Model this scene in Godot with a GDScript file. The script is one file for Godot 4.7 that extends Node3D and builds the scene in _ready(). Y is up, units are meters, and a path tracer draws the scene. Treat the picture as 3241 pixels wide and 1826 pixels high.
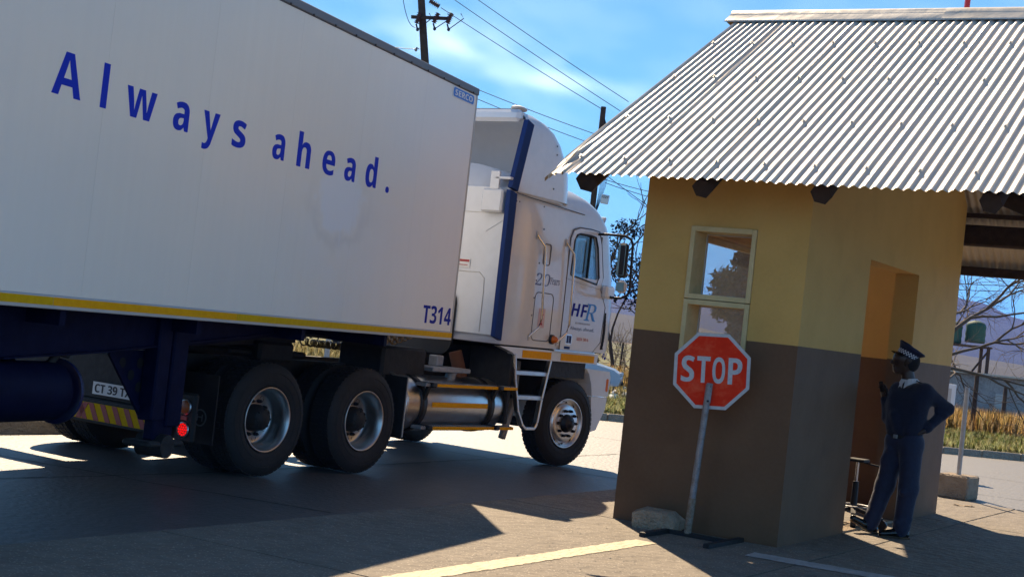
extends Node3D
# ---------------------------------------------------------------- helpers
const UP := Vector3.UP
var mats := {}
var used := {}
var TRK: Transform3D      # tractor: x forward, y up, z to its right-hand side
var TRL: Transform3D      # trailer
var BLD: Transform3D      # guard house: x along its long wall, z out of that wall
var VRG: Transform3D      # far side of the cross street

func frame(o: Vector3, yaw: float) -> Transform3D:
	return Transform3D(Basis(Vector3(sin(yaw), 0, -cos(yaw)), UP, Vector3(cos(yaw), 0, sin(yaw))), o)

class MB:
	var st := SurfaceTool.new()
	var count := 0
	func _init():
		st.begin(Mesh.PRIMITIVE_TRIANGLES)
	func flat():
		st.set_smooth_group(-1)
	func smooth():
		st.set_smooth_group(1)
	func t(a: Vector3, b: Vector3, c: Vector3):
		st.add_vertex(a); st.add_vertex(c); st.add_vertex(b); count += 1
	func q(a: Vector3, b: Vector3, c: Vector3, d: Vector3):
		t(a, b, c); t(a, c, d)
	func tuv(a, b, c, ua: Vector2, ub: Vector2, uc: Vector2):
		st.set_uv(ua); st.add_vertex(a); st.set_uv(uc); st.add_vertex(c); st.set_uv(ub); st.add_vertex(b); count += 1
	func box(p: Vector3, s: Vector3, bev := 0.0):   # p = lowest corner, s = size
		boxb(Transform3D(Basis(), p + s * 0.5), s, bev)
	func boxb(x: Transform3D, s: Vector3, bev := 0.0):   # centred box
		flat()
		var h := s * 0.5
		var b: float = min(bev, min(h.x, min(h.y, h.z)) * 0.9)
		if b <= 0.0:
			var v := []
			for i in 8:
				v.append(x * Vector3(h.x if i & 1 else -h.x, h.y if i & 2 else -h.y, h.z if i & 4 else -h.z))
			q(v[4], v[5], v[7], v[6]); q(v[1], v[0], v[2], v[3]); q(v[5], v[1], v[3], v[7])
			q(v[0], v[4], v[6], v[2]); q(v[6], v[7], v[3], v[2]); q(v[0], v[1], v[5], v[4])
			return
		var ax := [Vector3.RIGHT, Vector3.UP, Vector3.BACK]
		var g := h - Vector3.ONE * b
		for k in 3:
			var a: Vector3 = ax[k]; var e: Vector3 = ax[(k + 1) % 3]; var f: Vector3 = ax[(k + 2) % 3]
			var ge: float = g[(k + 1) % 3]; var gf: float = g[(k + 2) % 3]
			for s1 in [1.0, -1.0]:
				var c: Vector3 = a * h[k] * s1
				var p0 := x * (c - e * ge - f * gf); var p1 := x * (c + e * ge - f * gf)
				var p2 := x * (c + e * ge + f * gf); var p3 := x * (c - e * ge + f * gf)
				if s1 > 0: q(p0, p1, p2, p3)
				else: q(p1, p0, p3, p2)
			for s1 in [1.0, -1.0]:
				for s2 in [1.0, -1.0]:   # edge between faces e and f, along a
					var m0: Vector3 = e * h[(k + 1) % 3] * s1 + f * gf * s2
					var m1: Vector3 = e * ge * s1 + f * h[(k + 2) % 3] * s2
					var l: Vector3 = a * g[k]
					if s1 * s2 > 0: q(x * (m0 - l), x * (m0 + l), x * (m1 + l), x * (m1 - l))
					else: q(x * (m0 + l), x * (m0 - l), x * (m1 - l), x * (m1 + l))
		for sx in [1.0, -1.0]:
			for sy in [1.0, -1.0]:
				for sz in [1.0, -1.0]:
					var A := x * Vector3(h.x * sx, g.y * sy, g.z * sz); var Bp := x * Vector3(g.x * sx, h.y * sy, g.z * sz); var C := x * Vector3(g.x * sx, g.y * sy, h.z * sz)
					if sx * sy * sz > 0: t(A, Bp, C)
					else: t(A, C, Bp)
	func beam(a: Vector3, b: Vector3, w: float, h: float, bev := 0.0, up := Vector3.UP):   # box from a to b
		var d := b - a
		var z := d.normalized(); var xx := up.cross(z)
		if xx.length() < 0.01: xx = Vector3.RIGHT
		xx = xx.normalized(); var yy := z.cross(xx)
		boxb(Transform3D(Basis(xx, yy, z), (a + b) * 0.5), Vector3(w, h, d.length()), bev)
	func ring(c: Vector3, ax: Vector3, r: float, n: int, ref := Vector3.ZERO) -> PackedVector3Array:
		var z := ax.normalized()
		var rf := ref if ref != Vector3.ZERO else (Vector3.UP if abs(z.y) < 0.9 else Vector3.RIGHT)
		var xx := rf.cross(z).normalized(); var yy := z.cross(xx)
		var o := PackedVector3Array()
		for i in n:
			var an := TAU * i / n
			o.append(c + xx * cos(an) * r + yy * sin(an) * r)
		return o
	func skin(r0: PackedVector3Array, r1: PackedVector3Array, closed := true):
		var n := r0.size()
		for i in (n if closed else n - 1):
			var j := (i + 1) % n
			q(r0[i], r0[j], r1[j], r1[i])
	func fan(r: PackedVector3Array, c: Vector3, flip := false):
		for i in r.size():
			var j := (i + 1) % r.size()
			if flip: t(c, r[j], r[i])
			else: t(c, r[i], r[j])
	func cyl(a: Vector3, b: Vector3, r0: float, r1: float, n := 12, caps := true):
		var ra := ring(a, b - a, r0, n); var rb := ring(b, b - a, r1, n)
		smooth(); skin(ra, rb)
		if caps:
			flat(); fan(ra, a, true); fan(rb, b)
	func tube(path: PackedVector3Array, r: float, n := 8, r_end := -1.0):
		smooth()
		var prev := PackedVector3Array()
		var m := path.size()
		for i in m:
			var d: Vector3 = (path[min(i + 1, m - 1)] - path[max(i - 1, 0)])
			var rr: float = r if r_end < 0 else lerp(r, r_end, float(i) / (m - 1))
			var rg := ring(path[i], d, rr, n, Vector3(0.13, 0.98, 0.17) if abs(d.normalized().y) < 0.92 else Vector3(0.9, 0.1, 0.4))
			if i > 0: skin(prev, rg)
			else:
				flat(); fan(rg, path[0], true); smooth()
			prev = rg
		flat(); fan(prev, path[m - 1])
	func lathe(x: Transform3D, prof: Array, n := 32, sm := true):   # prof of Vector2(radius, along local z)
		var prev := PackedVector3Array()
		for k in prof.size():
			var rg := PackedVector3Array()
			for i in n:
				var an := TAU * i / n
				rg.append(x * Vector3(cos(an) * prof[k].x, sin(an) * prof[k].x, prof[k].y))
			if k > 0:
				if sm: smooth()
				else: flat()
				skin(rg, prev)
			prev = rg
	func prism(poly: PackedVector2Array, x: Transform3D, depth: float):   # poly in local xy, extruded from z=0 to z=depth
		flat()
		if Geometry2D.is_polygon_clockwise(poly):
			poly.reverse()
		var idx := Geometry2D.triangulate_polygon(poly)
		for i in range(0, idx.size(), 3):
			var a := poly[idx[i]]; var b := poly[idx[i + 1]]; var c := poly[idx[i + 2]]
			if (b - a).cross(c - a) < 0:
				var w := b; b = c; c = w
			t(x * Vector3(a.x, a.y, depth), x * Vector3(b.x, b.y, depth), x * Vector3(c.x, c.y, depth))
			t(x * Vector3(a.x, a.y, 0), x * Vector3(c.x, c.y, 0), x * Vector3(b.x, b.y, 0))
		for i in poly.size():
			var a := poly[i]; var b := poly[(i + 1) % poly.size()]
			q(x * Vector3(a.x, a.y, 0), x * Vector3(b.x, b.y, 0), x * Vector3(b.x, b.y, depth), x * Vector3(a.x, a.y, depth))
	func loft(rings: Array, closed := true):
		smooth()
		for i in rings.size() - 1:
			skin(rings[i], rings[i + 1], closed)
	func ball(c: Vector3, r: Vector3, n := 12, m := 8):
		smooth()
		var prev := PackedVector3Array()
		for k in m + 1:
			var ph := PI * k / m - PI / 2
			var rg := PackedVector3Array()
			for i in n:
				var an := TAU * i / n
				rg.append(c + Vector3(cos(an) * cos(ph) * r.x, sin(ph) * r.y, sin(an) * cos(ph) * r.z))
			if k > 0: skin(rg, prev)
			prev = rg
	func mesh() -> ArrayMesh:
		st.generate_normals()
		return st.commit()

func numbered(n: String) -> String:
	if not used.has(n):
		used[n] = 0
		return n
	used[n] += 1
	return "%s_%03d" % [n, used[n]]

func tag(o: Node, label := "", category := "", group := "", kind := ""):
	if label: o.set_meta("label", label)
	if category: o.set_meta("category", category)
	if group: o.set_meta("group", group)
	if kind: o.set_meta("kind", kind)

func thing(called: String, label: String, category: String, at: Transform3D, group := "") -> Node3D:
	var o := Node3D.new(); o.name = numbered(called); add_child(o, true); o.transform = at
	tag(o, label, category, group)
	return o

func part(parent: Node, called: String, m, mat: Material, label := "", kind := "") -> MeshInstance3D:
	var o := MeshInstance3D.new(); o.name = called
	o.mesh = m.mesh() if m is MB else m
	o.material_override = mat
	o.cast_shadow = GeometryInstance3D.SHADOW_CASTING_SETTING_ON
	parent.add_child(o, true)
	if label: o.set_meta("label", label)
	if kind: o.set_meta("kind", kind)
	return o

func single(called: String, m, mat: Material, label: String, category: String, group := "", at := Transform3D()) -> MeshInstance3D:
	var o := part(self, numbered(called), m, mat)
	o.transform = at
	tag(o, label, category, group)
	return o

func structure(called: String, m, mat: Material, at := Transform3D()) -> MeshInstance3D:
	var o := part(self, called, m, mat); o.transform = at
	o.set_meta("kind", "structure")
	return o

# ---------------------------------------------------------------- materials (colours given as linear, real-world values)
func M(key: String, c: Color, rough := 0.6, metal := 0.0, spec := 0.5) -> StandardMaterial3D:
	if mats.has(key): return mats[key]
	var m := StandardMaterial3D.new()
	m.albedo_color = c.linear_to_srgb(); m.roughness = rough; m.metallic = metal; m.metallic_specular = spec
	mats[key] = m
	return m

func noise_img(seed_: int, freq: float, oct: int, size := 256, kind := FastNoiseLite.TYPE_SIMPLEX_SMOOTH) -> PackedByteArray:
	var n := FastNoiseLite.new(); n.seed = seed_; n.frequency = freq; n.noise_type = kind
	n.fractal_type = FastNoiseLite.FRACTAL_FBM if oct > 1 else FastNoiseLite.FRACTAL_NONE
	n.fractal_octaves = oct
	var im := n.get_seamless_image(size, size); im.convert(Image.FORMAT_L8)
	return im.get_data()

func pack(b: PackedByteArray, w: int, h: int, fmt := Image.FORMAT_RGB8) -> ImageTexture:
	var im := Image.create_from_data(w, h, false, fmt, b); im.generate_mipmaps()
	return ImageTexture.create_from_image(im)

# colour texture: coarse and fine mottling between three tones; specks share of light grains
func mottled(seed_: int, lo: Color, mid: Color, hi: Color, f0: float, f1: float, fine := 0.5, size := 256, specks := 0.0, speck := Color(0.8, 0.8, 0.8)) -> ImageTexture:
	var a := noise_img(seed_, f0, 4, size); var b := noise_img(seed_ + 7, f1, 2, size)
	var rng := RandomNumberGenerator.new(); rng.seed = seed_ * 31 + 5
	var lut := PackedByteArray(); lut.resize(768)
	for i in 256:
		var t := i / 255.0
		var c := (lo.lerp(mid, t * 2) if t < 0.5 else mid.lerp(hi, t * 2 - 1)).linear_to_srgb()
		lut[i * 3] = c.r8; lut[i * 3 + 1] = c.g8; lut[i * 3 + 2] = c.b8
	var sc := speck.linear_to_srgb()
	var o := PackedByteArray(); o.resize(size * size * 3)
	for i in size * size:
		var t: int = clampi(int(a[i] * (1.0 - fine) + b[i] * fine), 0, 255) * 3
		o[i * 3] = lut[t]; o[i * 3 + 1] = lut[t + 1]; o[i * 3 + 2] = lut[t + 2]
		if specks > 0.0 and rng.randf() < specks:
			o[i * 3] = sc.r8; o[i * 3 + 1] = sc.g8; o[i * 3 + 2] = sc.b8
	return pack(o, size, size)

func bump(seed_: int, freq: float, oct: int, scale := 4.0, size := 256) -> ImageTexture:
	var n := FastNoiseLite.new(); n.seed = seed_; n.frequency = freq
	n.fractal_type = FastNoiseLite.FRACTAL_FBM; n.fractal_octaves = oct
	var im := n.get_seamless_image(size, size); im.convert(Image.FORMAT_RGBA8)
	im.bump_map_to_normal_map(scale); im.generate_mipmaps()
	return ImageTexture.create_from_image(im)

func T(key: String, tex: Texture2D, scale: float, rough := 0.7, nrm: Texture2D = null, nscale := 1.0, world := true, metal := 0.0, spec := 0.5) -> StandardMaterial3D:
	var m := StandardMaterial3D.new()
	m.albedo_texture = tex; m.roughness = rough; m.metallic = metal; m.metallic_specular = spec
	m.uv1_triplanar = true; m.uv1_world_triplanar = world; m.uv1_scale = Vector3.ONE * scale
	if nrm:
		m.normal_enabled = true; m.normal_texture = nrm; m.normal_scale = nscale
	mats[key] = m
	return m

var fonts := {}
func lettering(parent: Node, called: String, s: String, x0: float, x1: float, y0: float, y1: float, z: float, mat: Material, bold := true, depth := 0.002, slant := 0.0, face := "Droid Sans") -> MeshInstance3D:
	var key := face + str(bold)
	if not fonts.has(key):
		var f := SystemFont.new(); f.font_names = PackedStringArray([face]); f.font_weight = 700 if bold else 400
		fonts[key] = f
	var tm := TextMesh.new(); tm.text = s; tm.font = fonts[key]; tm.font_size = 64; tm.pixel_size = 0.01; tm.depth = 0.02; tm.curve_step = 1.0
	var bb := tm.get_aabb()
	var o := MeshInstance3D.new(); o.name = called; o.mesh = tm; o.material_override = mat
	parent.add_child(o, true)
	var sx := (x1 - x0) / bb.size.x; var sy := (y1 - y0) / bb.size.y
	var bs := Basis(Vector3(sx, 0, 0), Vector3(slant * sy, sy, 0), Vector3(0, 0, depth / 0.02))
	var c := bb.position + bb.size * 0.5
	o.transform = Transform3D(bs, Vector3((x0 + x1) * 0.5, (y0 + y1) * 0.5, z) - bs * Vector3(c.x, c.y, c.z))
	return o

func rect_xy(x0: float, y0: float, x1: float, y1: float, r := 0.0, n := 4) -> PackedVector2Array:
	var o := PackedVector2Array()
	if r <= 0.0:
		return PackedVector2Array([Vector2(x0, y0), Vector2(x1, y0), Vector2(x1, y1), Vector2(x0, y1)])
	for k in 4:
		var c := Vector2(x1 - r if k in [0, 3] else x0 + r, y1 - r if k < 2 else y0 + r)
		for i in n + 1:
			var an := PI / 2 * (k + float(i) / n)
			o.append(c + Vector2(cos(an), sin(an)) * r)
	return o

func outline(poly: PackedVector2Array, z: float, r: float, close := true) -> PackedVector3Array:
	var o := PackedVector3Array()
	for p in poly: o.append(Vector3(p.x, p.y, z))
	if close: o.append(Vector3(poly[0].x, poly[0].y, z))
	return o

func px(x: float, y: float, depth: float) -> Vector3:   # a direction in the photograph, at a known depth
	var c := cam.global_transform
	var f := 4703.0
	var d := -c.basis.z + c.basis.x * (x - 1620.5) / f - c.basis.y * (y - 913.0) / f
	return c.origin + d * (depth / d.z)
var cam: Camera3D

# smooth field of tapered capsules, meshed as surface nets. bones: [a, b, ra, rb, blend]
func flesh(bones: Array, cell: float) -> ArrayMesh:
	var lo := Vector3.ONE * 1e9; var hi := -lo
	for b in bones:
		for k in 2:
			var r: Vector3 = Vector3.ONE * (b[2 + k] + cell * 3)
			lo = lo.min(b[k] - r); hi = hi.max(b[k] + r)
	var nx := int((hi.x - lo.x) / cell) + 2; var ny := int((hi.y - lo.y) / cell) + 2; var nz := int((hi.z - lo.z) / cell) + 2
	var F := PackedFloat32Array(); F.resize(nx * ny * nz); F.fill(1.0)
	for b in bones:
		var a: Vector3 = b[0]; var e: Vector3 = b[1]; var ra: float = b[2]; var rb: float = b[3]; var k: float = b[4]
		var m: float = max(ra, rb) + k + cell * 2
		var l0 := ((a.min(e) - Vector3.ONE * m - lo) / cell).floor().max(Vector3.ZERO); var h0 := ((a.max(e) + Vector3.ONE * m - lo) / cell).ceil()
		var ab := e - a; var l2: float = max(ab.length_squared(), 1e-9)
		for z in range(int(l0.z), min(int(h0.z), nz - 1) + 1):
			for y in range(int(l0.y), min(int(h0.y), ny - 1) + 1):
				var row := (z * ny + y) * nx
				for x in range(int(l0.x), min(int(h0.x), nx - 1) + 1):
					var p := lo + Vector3(x, y, z) * cell - a
					var t: float = clampf(p.dot(ab) / l2, 0.0, 1.0)
					var d: float = (p - ab * t).length() - (ra + (rb - ra) * t)
					var f: float = F[row + x]
					if abs(f - d) < k:
						var hh: float = (k - abs(f - d)) / k
						F[row + x] = min(f, d) - hh * hh * k * 0.25
					elif d < f:
						F[row + x] = d
	var idx := PackedInt32Array(); idx.resize(nx * ny * nz); idx.fill(-1)
	var verts := PackedVector3Array(); var norms := PackedVector3Array(); var tri := PackedInt32Array()
	var sx := 1; var sy := nx; var sz := nx * ny
	for z in nz - 1:
		for y in ny - 1:
			for x in nx - 1:
				var i := (z * ny + y) * nx + x
				var c := [F[i], F[i + 1], F[i + sy], F[i + sy + 1], F[i + sz], F[i + sz + 1], F[i + sz + sy], F[i + sz + sy + 1]]
				var neg := 0
				for v in c: if v < 0: neg += 1
				if neg == 0 or neg == 8: continue
				var s := Vector3.ZERO; var n := 0
				for ed in [[0, 1], [2, 3], [4, 5], [6, 7], [0, 2], [1, 3], [4, 6], [5, 7], [0, 4], [1, 5], [2, 6], [3, 7]]:
					var f0: float = c[ed[0]]; var f1: float = c[ed[1]]
					if (f0 < 0) != (f1 < 0):
						var t := f0 / (f0 - f1)
						var A := Vector3(ed[0] & 1, (ed[0] >> 1) & 1, ed[0] >> 2); var Bv := Vector3(ed[1] & 1, (ed[1] >> 1) & 1, ed[1] >> 2)
						s += A.lerp(Bv, t); n += 1
				idx[i] = verts.size()
				verts.append(lo + (Vector3(x, y, z) + s / n) * cell)
				norms.append(Vector3(c[1] + c[3] + c[5] + c[7] - c[0] - c[2] - c[4] - c[6], c[2] + c[3] + c[6] + c[7] - c[0] - c[1] - c[4] - c[5], c[4] + c[5] + c[6] + c[7] - c[0] - c[1] - c[2] - c[3]).normalized())
	for z in range(1, nz - 1):
		for y in range(1, ny - 1):
			for x in range(1, nx - 1):
				var i := (z * ny + y) * nx + x
				var f := F[i]
				for ax in 3:
					var st: int = [sx, sy, sz][ax]
					var g := F[i + st]
					if (f < 0) == (g < 0): continue
					var u: int = [sy, sz, sx][ax]; var w: int = [sz, sx, sy][ax]
					var q := [idx[i - u - w], idx[i - w], idx[i], idx[i - u]]
					if q.min() < 0: continue
					if f < 0: q.reverse()
					tri.append_array([q[0], q[1], q[2], q[0], q[2], q[3]])
	var arr := []; arr.resize(Mesh.ARRAY_MAX)
	arr[Mesh.ARRAY_VERTEX] = verts; arr[Mesh.ARRAY_NORMAL] = norms; arr[Mesh.ARRAY_INDEX] = tri
	var am := ArrayMesh.new(); am.add_surface_from_arrays(Mesh.PRIMITIVE_TRIANGLES, arr)
	return am

func V(x: float, y: float, z: float) -> Vector3:
	return Vector3(x, y, z)
func id(o := Vector3.ZERO) -> Transform3D:
	return Transform3D(Basis(), o)

func _ready():
	# ------------------------------------------------------------ camera, sky, sun, exposure
	cam = Camera3D.new(); cam.name = "camera"; add_child(cam)
	cam.fov = rad_to_deg(2.0 * atan(913.0 / 4703.0)); cam.near = 0.1; cam.far = 9000.0
	var pitch := 0.0253; var roll := 0.1107
	var fwd := Vector3(0, sin(pitch), -cos(pitch)); var up0 := Vector3(0, cos(pitch), sin(pitch))
	var right := Vector3.RIGHT * cos(roll) + up0 * sin(roll); var upv := up0 * cos(roll) - Vector3.RIGHT * sin(roll)
	cam.transform = Transform3D(Basis(right, upv, -fwd), Vector3(0, 1.6, 0))
	cam.current = true
	var env := Environment.new()
	env.background_mode = Environment.BG_SKY
	var sm := ProceduralSkyMaterial.new()
	sm.sky_top_color = Color(0.042, 0.075, 0.155).linear_to_srgb()
	sm.sky_horizon_color = Color(0.22, 0.575, 0.98).linear_to_srgb()
	sm.sky_curve = 0.25
	sm.ground_horizon_color = Color(0.3, 0.3, 0.28).linear_to_srgb(); sm.ground_bottom_color = Color(0.12, 0.11, 0.09).linear_to_srgb()
	sm.sun_angle_max = 2.0; sm.sky_energy_multiplier = 1.0
	sm.sky_cover = cloud_cover(); sm.sky_cover_modulate = Color(1, 1, 1)
	var sky := Sky.new(); sky.sky_material = sm
	env.sky = sky
	env.background_energy_multiplier = 1.0
	env.tonemap_mode = Environment.TONE_MAPPER_LINEAR
	env.tonemap_exposure = 1.85
	env.sdfgi_enabled = true; env.ssao_enabled = true; env.ssil_enabled = true
	env.fog_enabled = true; env.fog_density = 0.0002; env.fog_light_color = Color(0.32, 0.52, 1.0)
	var we := WorldEnvironment.new(); we.name = "environment"; we.environment = env; add_child(we)
	var sun := DirectionalLight3D.new(); sun.name = "sun"; add_child(sun)
	sun.light_energy = 1.6; sun.light_color = Color(1.0, 0.9, 0.76); sun.light_angular_distance = 0.5; sun.shadow_enabled = true
	var el := deg_to_rad(44.6)
	sun.look_at_from_position(Vector3.ZERO, Vector3(0.178 * cos(el), -sin(el), 0.984 * cos(el)), UP)
	# ------------------------------------------------------------ frames of the large things
	TRK = frame(Vector3(-2.0556, 0, -13.3772), 0.5842)
	TRL = frame(Vector3(-0.598, 0, -15.4), 0.3719)
	BLD = frame(Vector3(2.41, 0, -12.45), 0.527)
	VRG = frame(Vector3(2.4, 0, -28.6), atan2(0.97, 0.24))
	make_materials()
	make_ground()
	make_mountains()
	make_house()
	make_trailer()
	make_tractor()
	make_sign()
	make_person()
	make_street_things()
	make_background()

func cloud_cover() -> ImageTexture:
	# thin high cirrus: streaked noise, gathered in one wisp to the north and thinner banks all round
	var w := 2048; var h := 1024
	var n := FastNoiseLite.new(); n.seed = 14; n.frequency = 0.03; n.fractal_octaves = 3; n.fractal_gain = 0.5
	var o := PackedByteArray(); o.resize(w * h * 4); o.fill(0)
	var wisps := [[-0.9, 10.0, 3.4, 0.85, 0.13, 1.0], [1.6, 9.7, 2.2, 0.6, 0.1, 0.7], [-4.2, 11.2, 2.6, 0.9, -0.2, 0.45], [-3.2, 10.3, 1.6, 0.4, 0.2, 0.6]]
	for y in range(int(h * 0.22), int(h * 0.49)):
		for x in w:
			var az := fposmod((x + 0.5) / w * 360.0 + 180.0, 360.0) - 180.0; var el := 90.0 - (y + 0.5) / h * 180.0
			var band := 0.0
			if abs(az) < 12.0:
				for k in wisps:
					var dx: float = az - k[0]; var dy: float = el - k[1] + dx * k[4]
					band += k[5] * exp(-pow(dx / k[2], 2) - pow(dy / k[3], 2))
			var far: float = 0.07 * exp(-pow((el - 16.0) / 14.0, 2))
			if band + far < 0.02: continue
			var v: float = n.get_noise_2d(az * 5.7 + y * 0.6, y * 3.0 - az * 2.8) * 0.5 + 0.5
			var al: float = clampf((v - 0.28) * 1.9, 0.0, 1.0) * clampf(band * 0.42 + far, 0.0, 1.0)
			var i := (y * w + x) * 4
			o[i] = 255; o[i + 1] = 246; o[i + 2] = 236; o[i + 3] = int(clampf(al, 0, 1) * 240)
	var im := Image.create_from_data(w, h, false, Image.FORMAT_RGBA8, o)
	return ImageTexture.create_from_image(im)

func make_materials():
	var fine := bump(3, 0.09, 4, 6.0)
	var soft := bump(4, 0.03, 4, 3.0)
	T("asphalt", mottled(21, Color(0.05, 0.046, 0.043), Color(0.08, 0.073, 0.068), Color(0.12, 0.11, 0.1), 0.012, 0.3, 0.62, 512, 0.03, Color(0.28, 0.27, 0.25)), 0.55, 0.52, fine, 0.12, true, 0.0, 1.0)
	T("concrete", mottled(22, Color(0.11, 0.091, 0.07), Color(0.168, 0.141, 0.11), Color(0.235, 0.2, 0.158), 0.016, 0.45, 0.55, 512, 0.022, Color(0.6, 0.54, 0.44)), 0.27, 0.82, fine, 0.22)
	T("kerb", mottled(23, Color(0.2, 0.17, 0.13), Color(0.3, 0.26, 0.2), Color(0.4, 0.35, 0.28), 0.02, 0.3, 0.4), 0.9, 0.9, fine, 0.8)
	T("soil", mottled(24, Color(0.09, 0.065, 0.035), Color(0.16, 0.115, 0.06), Color(0.24, 0.185, 0.1), 0.014, 0.2, 0.5), 0.22, 0.95, soft, 1.0)
	T("turf", mottled(25, Color(0.05, 0.06, 0.015), Color(0.11, 0.11, 0.03), Color(0.2, 0.17, 0.06), 0.016, 0.25, 0.5), 0.3, 0.95, soft, 1.0)
	T("road_paint", mottled(26, Color(0.36, 0.3, 0.19), Color(0.54, 0.46, 0.31), Color(0.64, 0.56, 0.41), 0.02, 0.4, 0.55), 0.8, 0.7, fine, 0.5)
	T("pale_paint", mottled(27, Color(0.24, 0.23, 0.22), Color(0.38, 0.37, 0.36), Color(0.48, 0.47, 0.46), 0.02, 0.4, 0.55), 0.8, 0.7, fine, 0.5)
	T("wall_upper", mottled(31, Color(0.61, 0.35, 0.09), Color(0.67, 0.395, 0.105), Color(0.71, 0.425, 0.12), 0.010, 0.15, 0.3), 0.6, 0.75, soft, 0.12, false)
	T("wall_lower", mottled(32, Color(0.13, 0.07, 0.036), Color(0.155, 0.084, 0.044), Color(0.175, 0.098, 0.053), 0.010, 0.15, 0.35), 0.6, 0.62, soft, 0.12, false, 0.0, 0.35)
	T("frame_paint", mottled(33, Color(0.58, 0.44, 0.2), Color(0.66, 0.51, 0.25), Color(0.72, 0.57, 0.3), 0.02, 0.2, 0.3), 1.2, 0.7, soft, 0.3, false)
	T("roof_metal", mottled(34, Color(0.5, 0.435, 0.35), Color(0.59, 0.52, 0.43), Color(0.65, 0.585, 0.495), 0.008, 0.12, 0.3), 0.4, 0.42, soft, 0.15, false)
	T("timber", mottled(35, Color(0.018, 0.011, 0.008), Color(0.04, 0.024, 0.016), Color(0.075, 0.045, 0.03), 0.02, 0.2, 0.4), 1.5, 0.85, soft, 1.0, false)
	T("pole_wood", mottled(36, Color(0.03, 0.018, 0.012), Color(0.07, 0.042, 0.028), Color(0.12, 0.075, 0.05), 0.02, 0.2, 0.4), 0.8, 0.9, soft, 1.0)
	T("block", mottled(37, Color(0.2, 0.15, 0.1), Color(0.34, 0.26, 0.18), Color(0.46, 0.37, 0.27), 0.025, 0.3, 0.5), 1.3, 0.95, fine, 1.2)
	T("galvanised", mottled(38, Color(0.2, 0.2, 0.2), Color(0.33, 0.33, 0.34), Color(0.42, 0.42, 0.44), 0.02, 0.2, 0.4), 2.0, 0.5, soft, 0.3, true, 0.5)
	T("old_wall", mottled(39, Color(0.2, 0.19, 0.18), Color(0.36, 0.34, 0.33), Color(0.5, 0.48, 0.46), 0.02, 0.18, 0.5), 0.25, 0.95, soft, 0.6)
	T("rubber", mottled(40, Color(0.008, 0.008, 0.009), Color(0.014, 0.014, 0.015), Color(0.024, 0.023, 0.022), 0.02, 0.2, 0.5), 1.5, 0.75, soft, 0.4, false)
	T("dirty_black", mottled(41, Color(0.006, 0.006, 0.007), Color(0.012, 0.012, 0.013), Color(0.03, 0.027, 0.024), 0.02, 0.2, 0.5), 1.5, 0.7, soft, 0.4, false)
	T("truck_white", mottled(42, Color(0.62, 0.65, 0.69), Color(0.68, 0.71, 0.76), Color(0.72, 0.75, 0.8), 0.01, 0.06, 0.4), 0.5, 0.22, null, 1.0, false)
	mats["truck_white"].clearcoat_enabled = true; mats["truck_white"].clearcoat = 0.6; mats["truck_white"].clearcoat_roughness = 0.06
	T("chassis_blue", mottled(45, Color(0.0015, 0.003, 0.014), Color(0.0025, 0.005, 0.026), Color(0.006, 0.009, 0.036), 0.02, 0.2, 0.4), 1.0, 0.6, soft, 0.2, false, 0.0, 0.2)
	T("aluminium", mottled(46, Color(0.5, 0.5, 0.5), Color(0.6, 0.6, 0.6), Color(0.68, 0.68, 0.68), 0.01, 0.4, 0.4), 1.5, 0.3, soft, 0.12, false, 1.0)
	T("alloy_rim", mottled(47, Color(0.4, 0.4, 0.39), Color(0.52, 0.52, 0.51), Color(0.6, 0.6, 0.6), 0.02, 0.2, 0.5), 2.0, 0.34, null, 1.0, false, 1.0)
	T("reflector_yellow", mottled(48, Color(0.74, 0.32, 0.006), Color(0.82, 0.37, 0.008), Color(0.86, 0.42, 0.012), 0.03, 0.3, 0.4), 2.0, 0.6, null, 1.0, false, 0.0, 0.15)
	T("reflector_dull", mottled(49, Color(0.58, 0.32, 0.006), Color(0.66, 0.38, 0.008), Color(0.72, 0.42, 0.012), 0.03, 0.3, 0.4), 2.0, 0.6, null, 1.0, false, 0.0, 0.15)
	T("tar", mottled(29, Color(0.008, 0.008, 0.008), Color(0.014, 0.013, 0.013), Color(0.022, 0.021, 0.02), 0.02, 0.3, 0.5), 1.0, 0.7)
	M("chrome", Color(0.75, 0.75, 0.76), 0.12, 1.0)
	M("trim_blue", Color(0.015, 0.04, 0.16), 0.65, 0.0, 0.25)
	M("letter_blue", Color(0.012, 0.035, 0.46), 0.75, 0.0, 0.3)
	M("logo_blue", Color(0.015, 0.025, 0.32), 0.6, 0.0, 0.2)
	M("logo_cyan", Color(0.02, 0.24, 0.72), 0.4)
	M("badge_blue", Color(0.03, 0.17, 0.62), 0.4)
	M("white", Color(0.75, 0.75, 0.75), 0.5)
	M("grey_rail", Color(0.13, 0.14, 0.16), 0.5, 0.2)
	M("pale_rail", Color(0.5, 0.48, 0.45), 0.5, 0.2)
	M("black", Color(0.008, 0.008, 0.009), 0.5)
	M("hole_black", Color(0.003, 0.003, 0.003), 0.95)
	M("amber", Color(0.7, 0.16, 0.01), 0.2)
	M("sticker_red", Color(0.4, 0.03, 0.03), 0.5)
	M("chev_red", Color(0.3, 0.03, 0.03), 0.4)
	var lit := M("tail_red", Color(0.5, 0.01, 0.01), 0.3).duplicate()
	lit.emission_enabled = true; lit.emission = Color(1.0, 0.05, 0.02); lit.emission_energy_multiplier = 0.45
	mats["tail_lit"] = lit
	var gl := M("glass", Color(0.75, 0.85, 0.82), 0.03)
	gl.transparency = BaseMaterial3D.TRANSPARENCY_ALPHA; gl.albedo_color.a = 0.12
	var tint := M("glass_tint", Color(0.03, 0.06, 0.055), 0.03)
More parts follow.
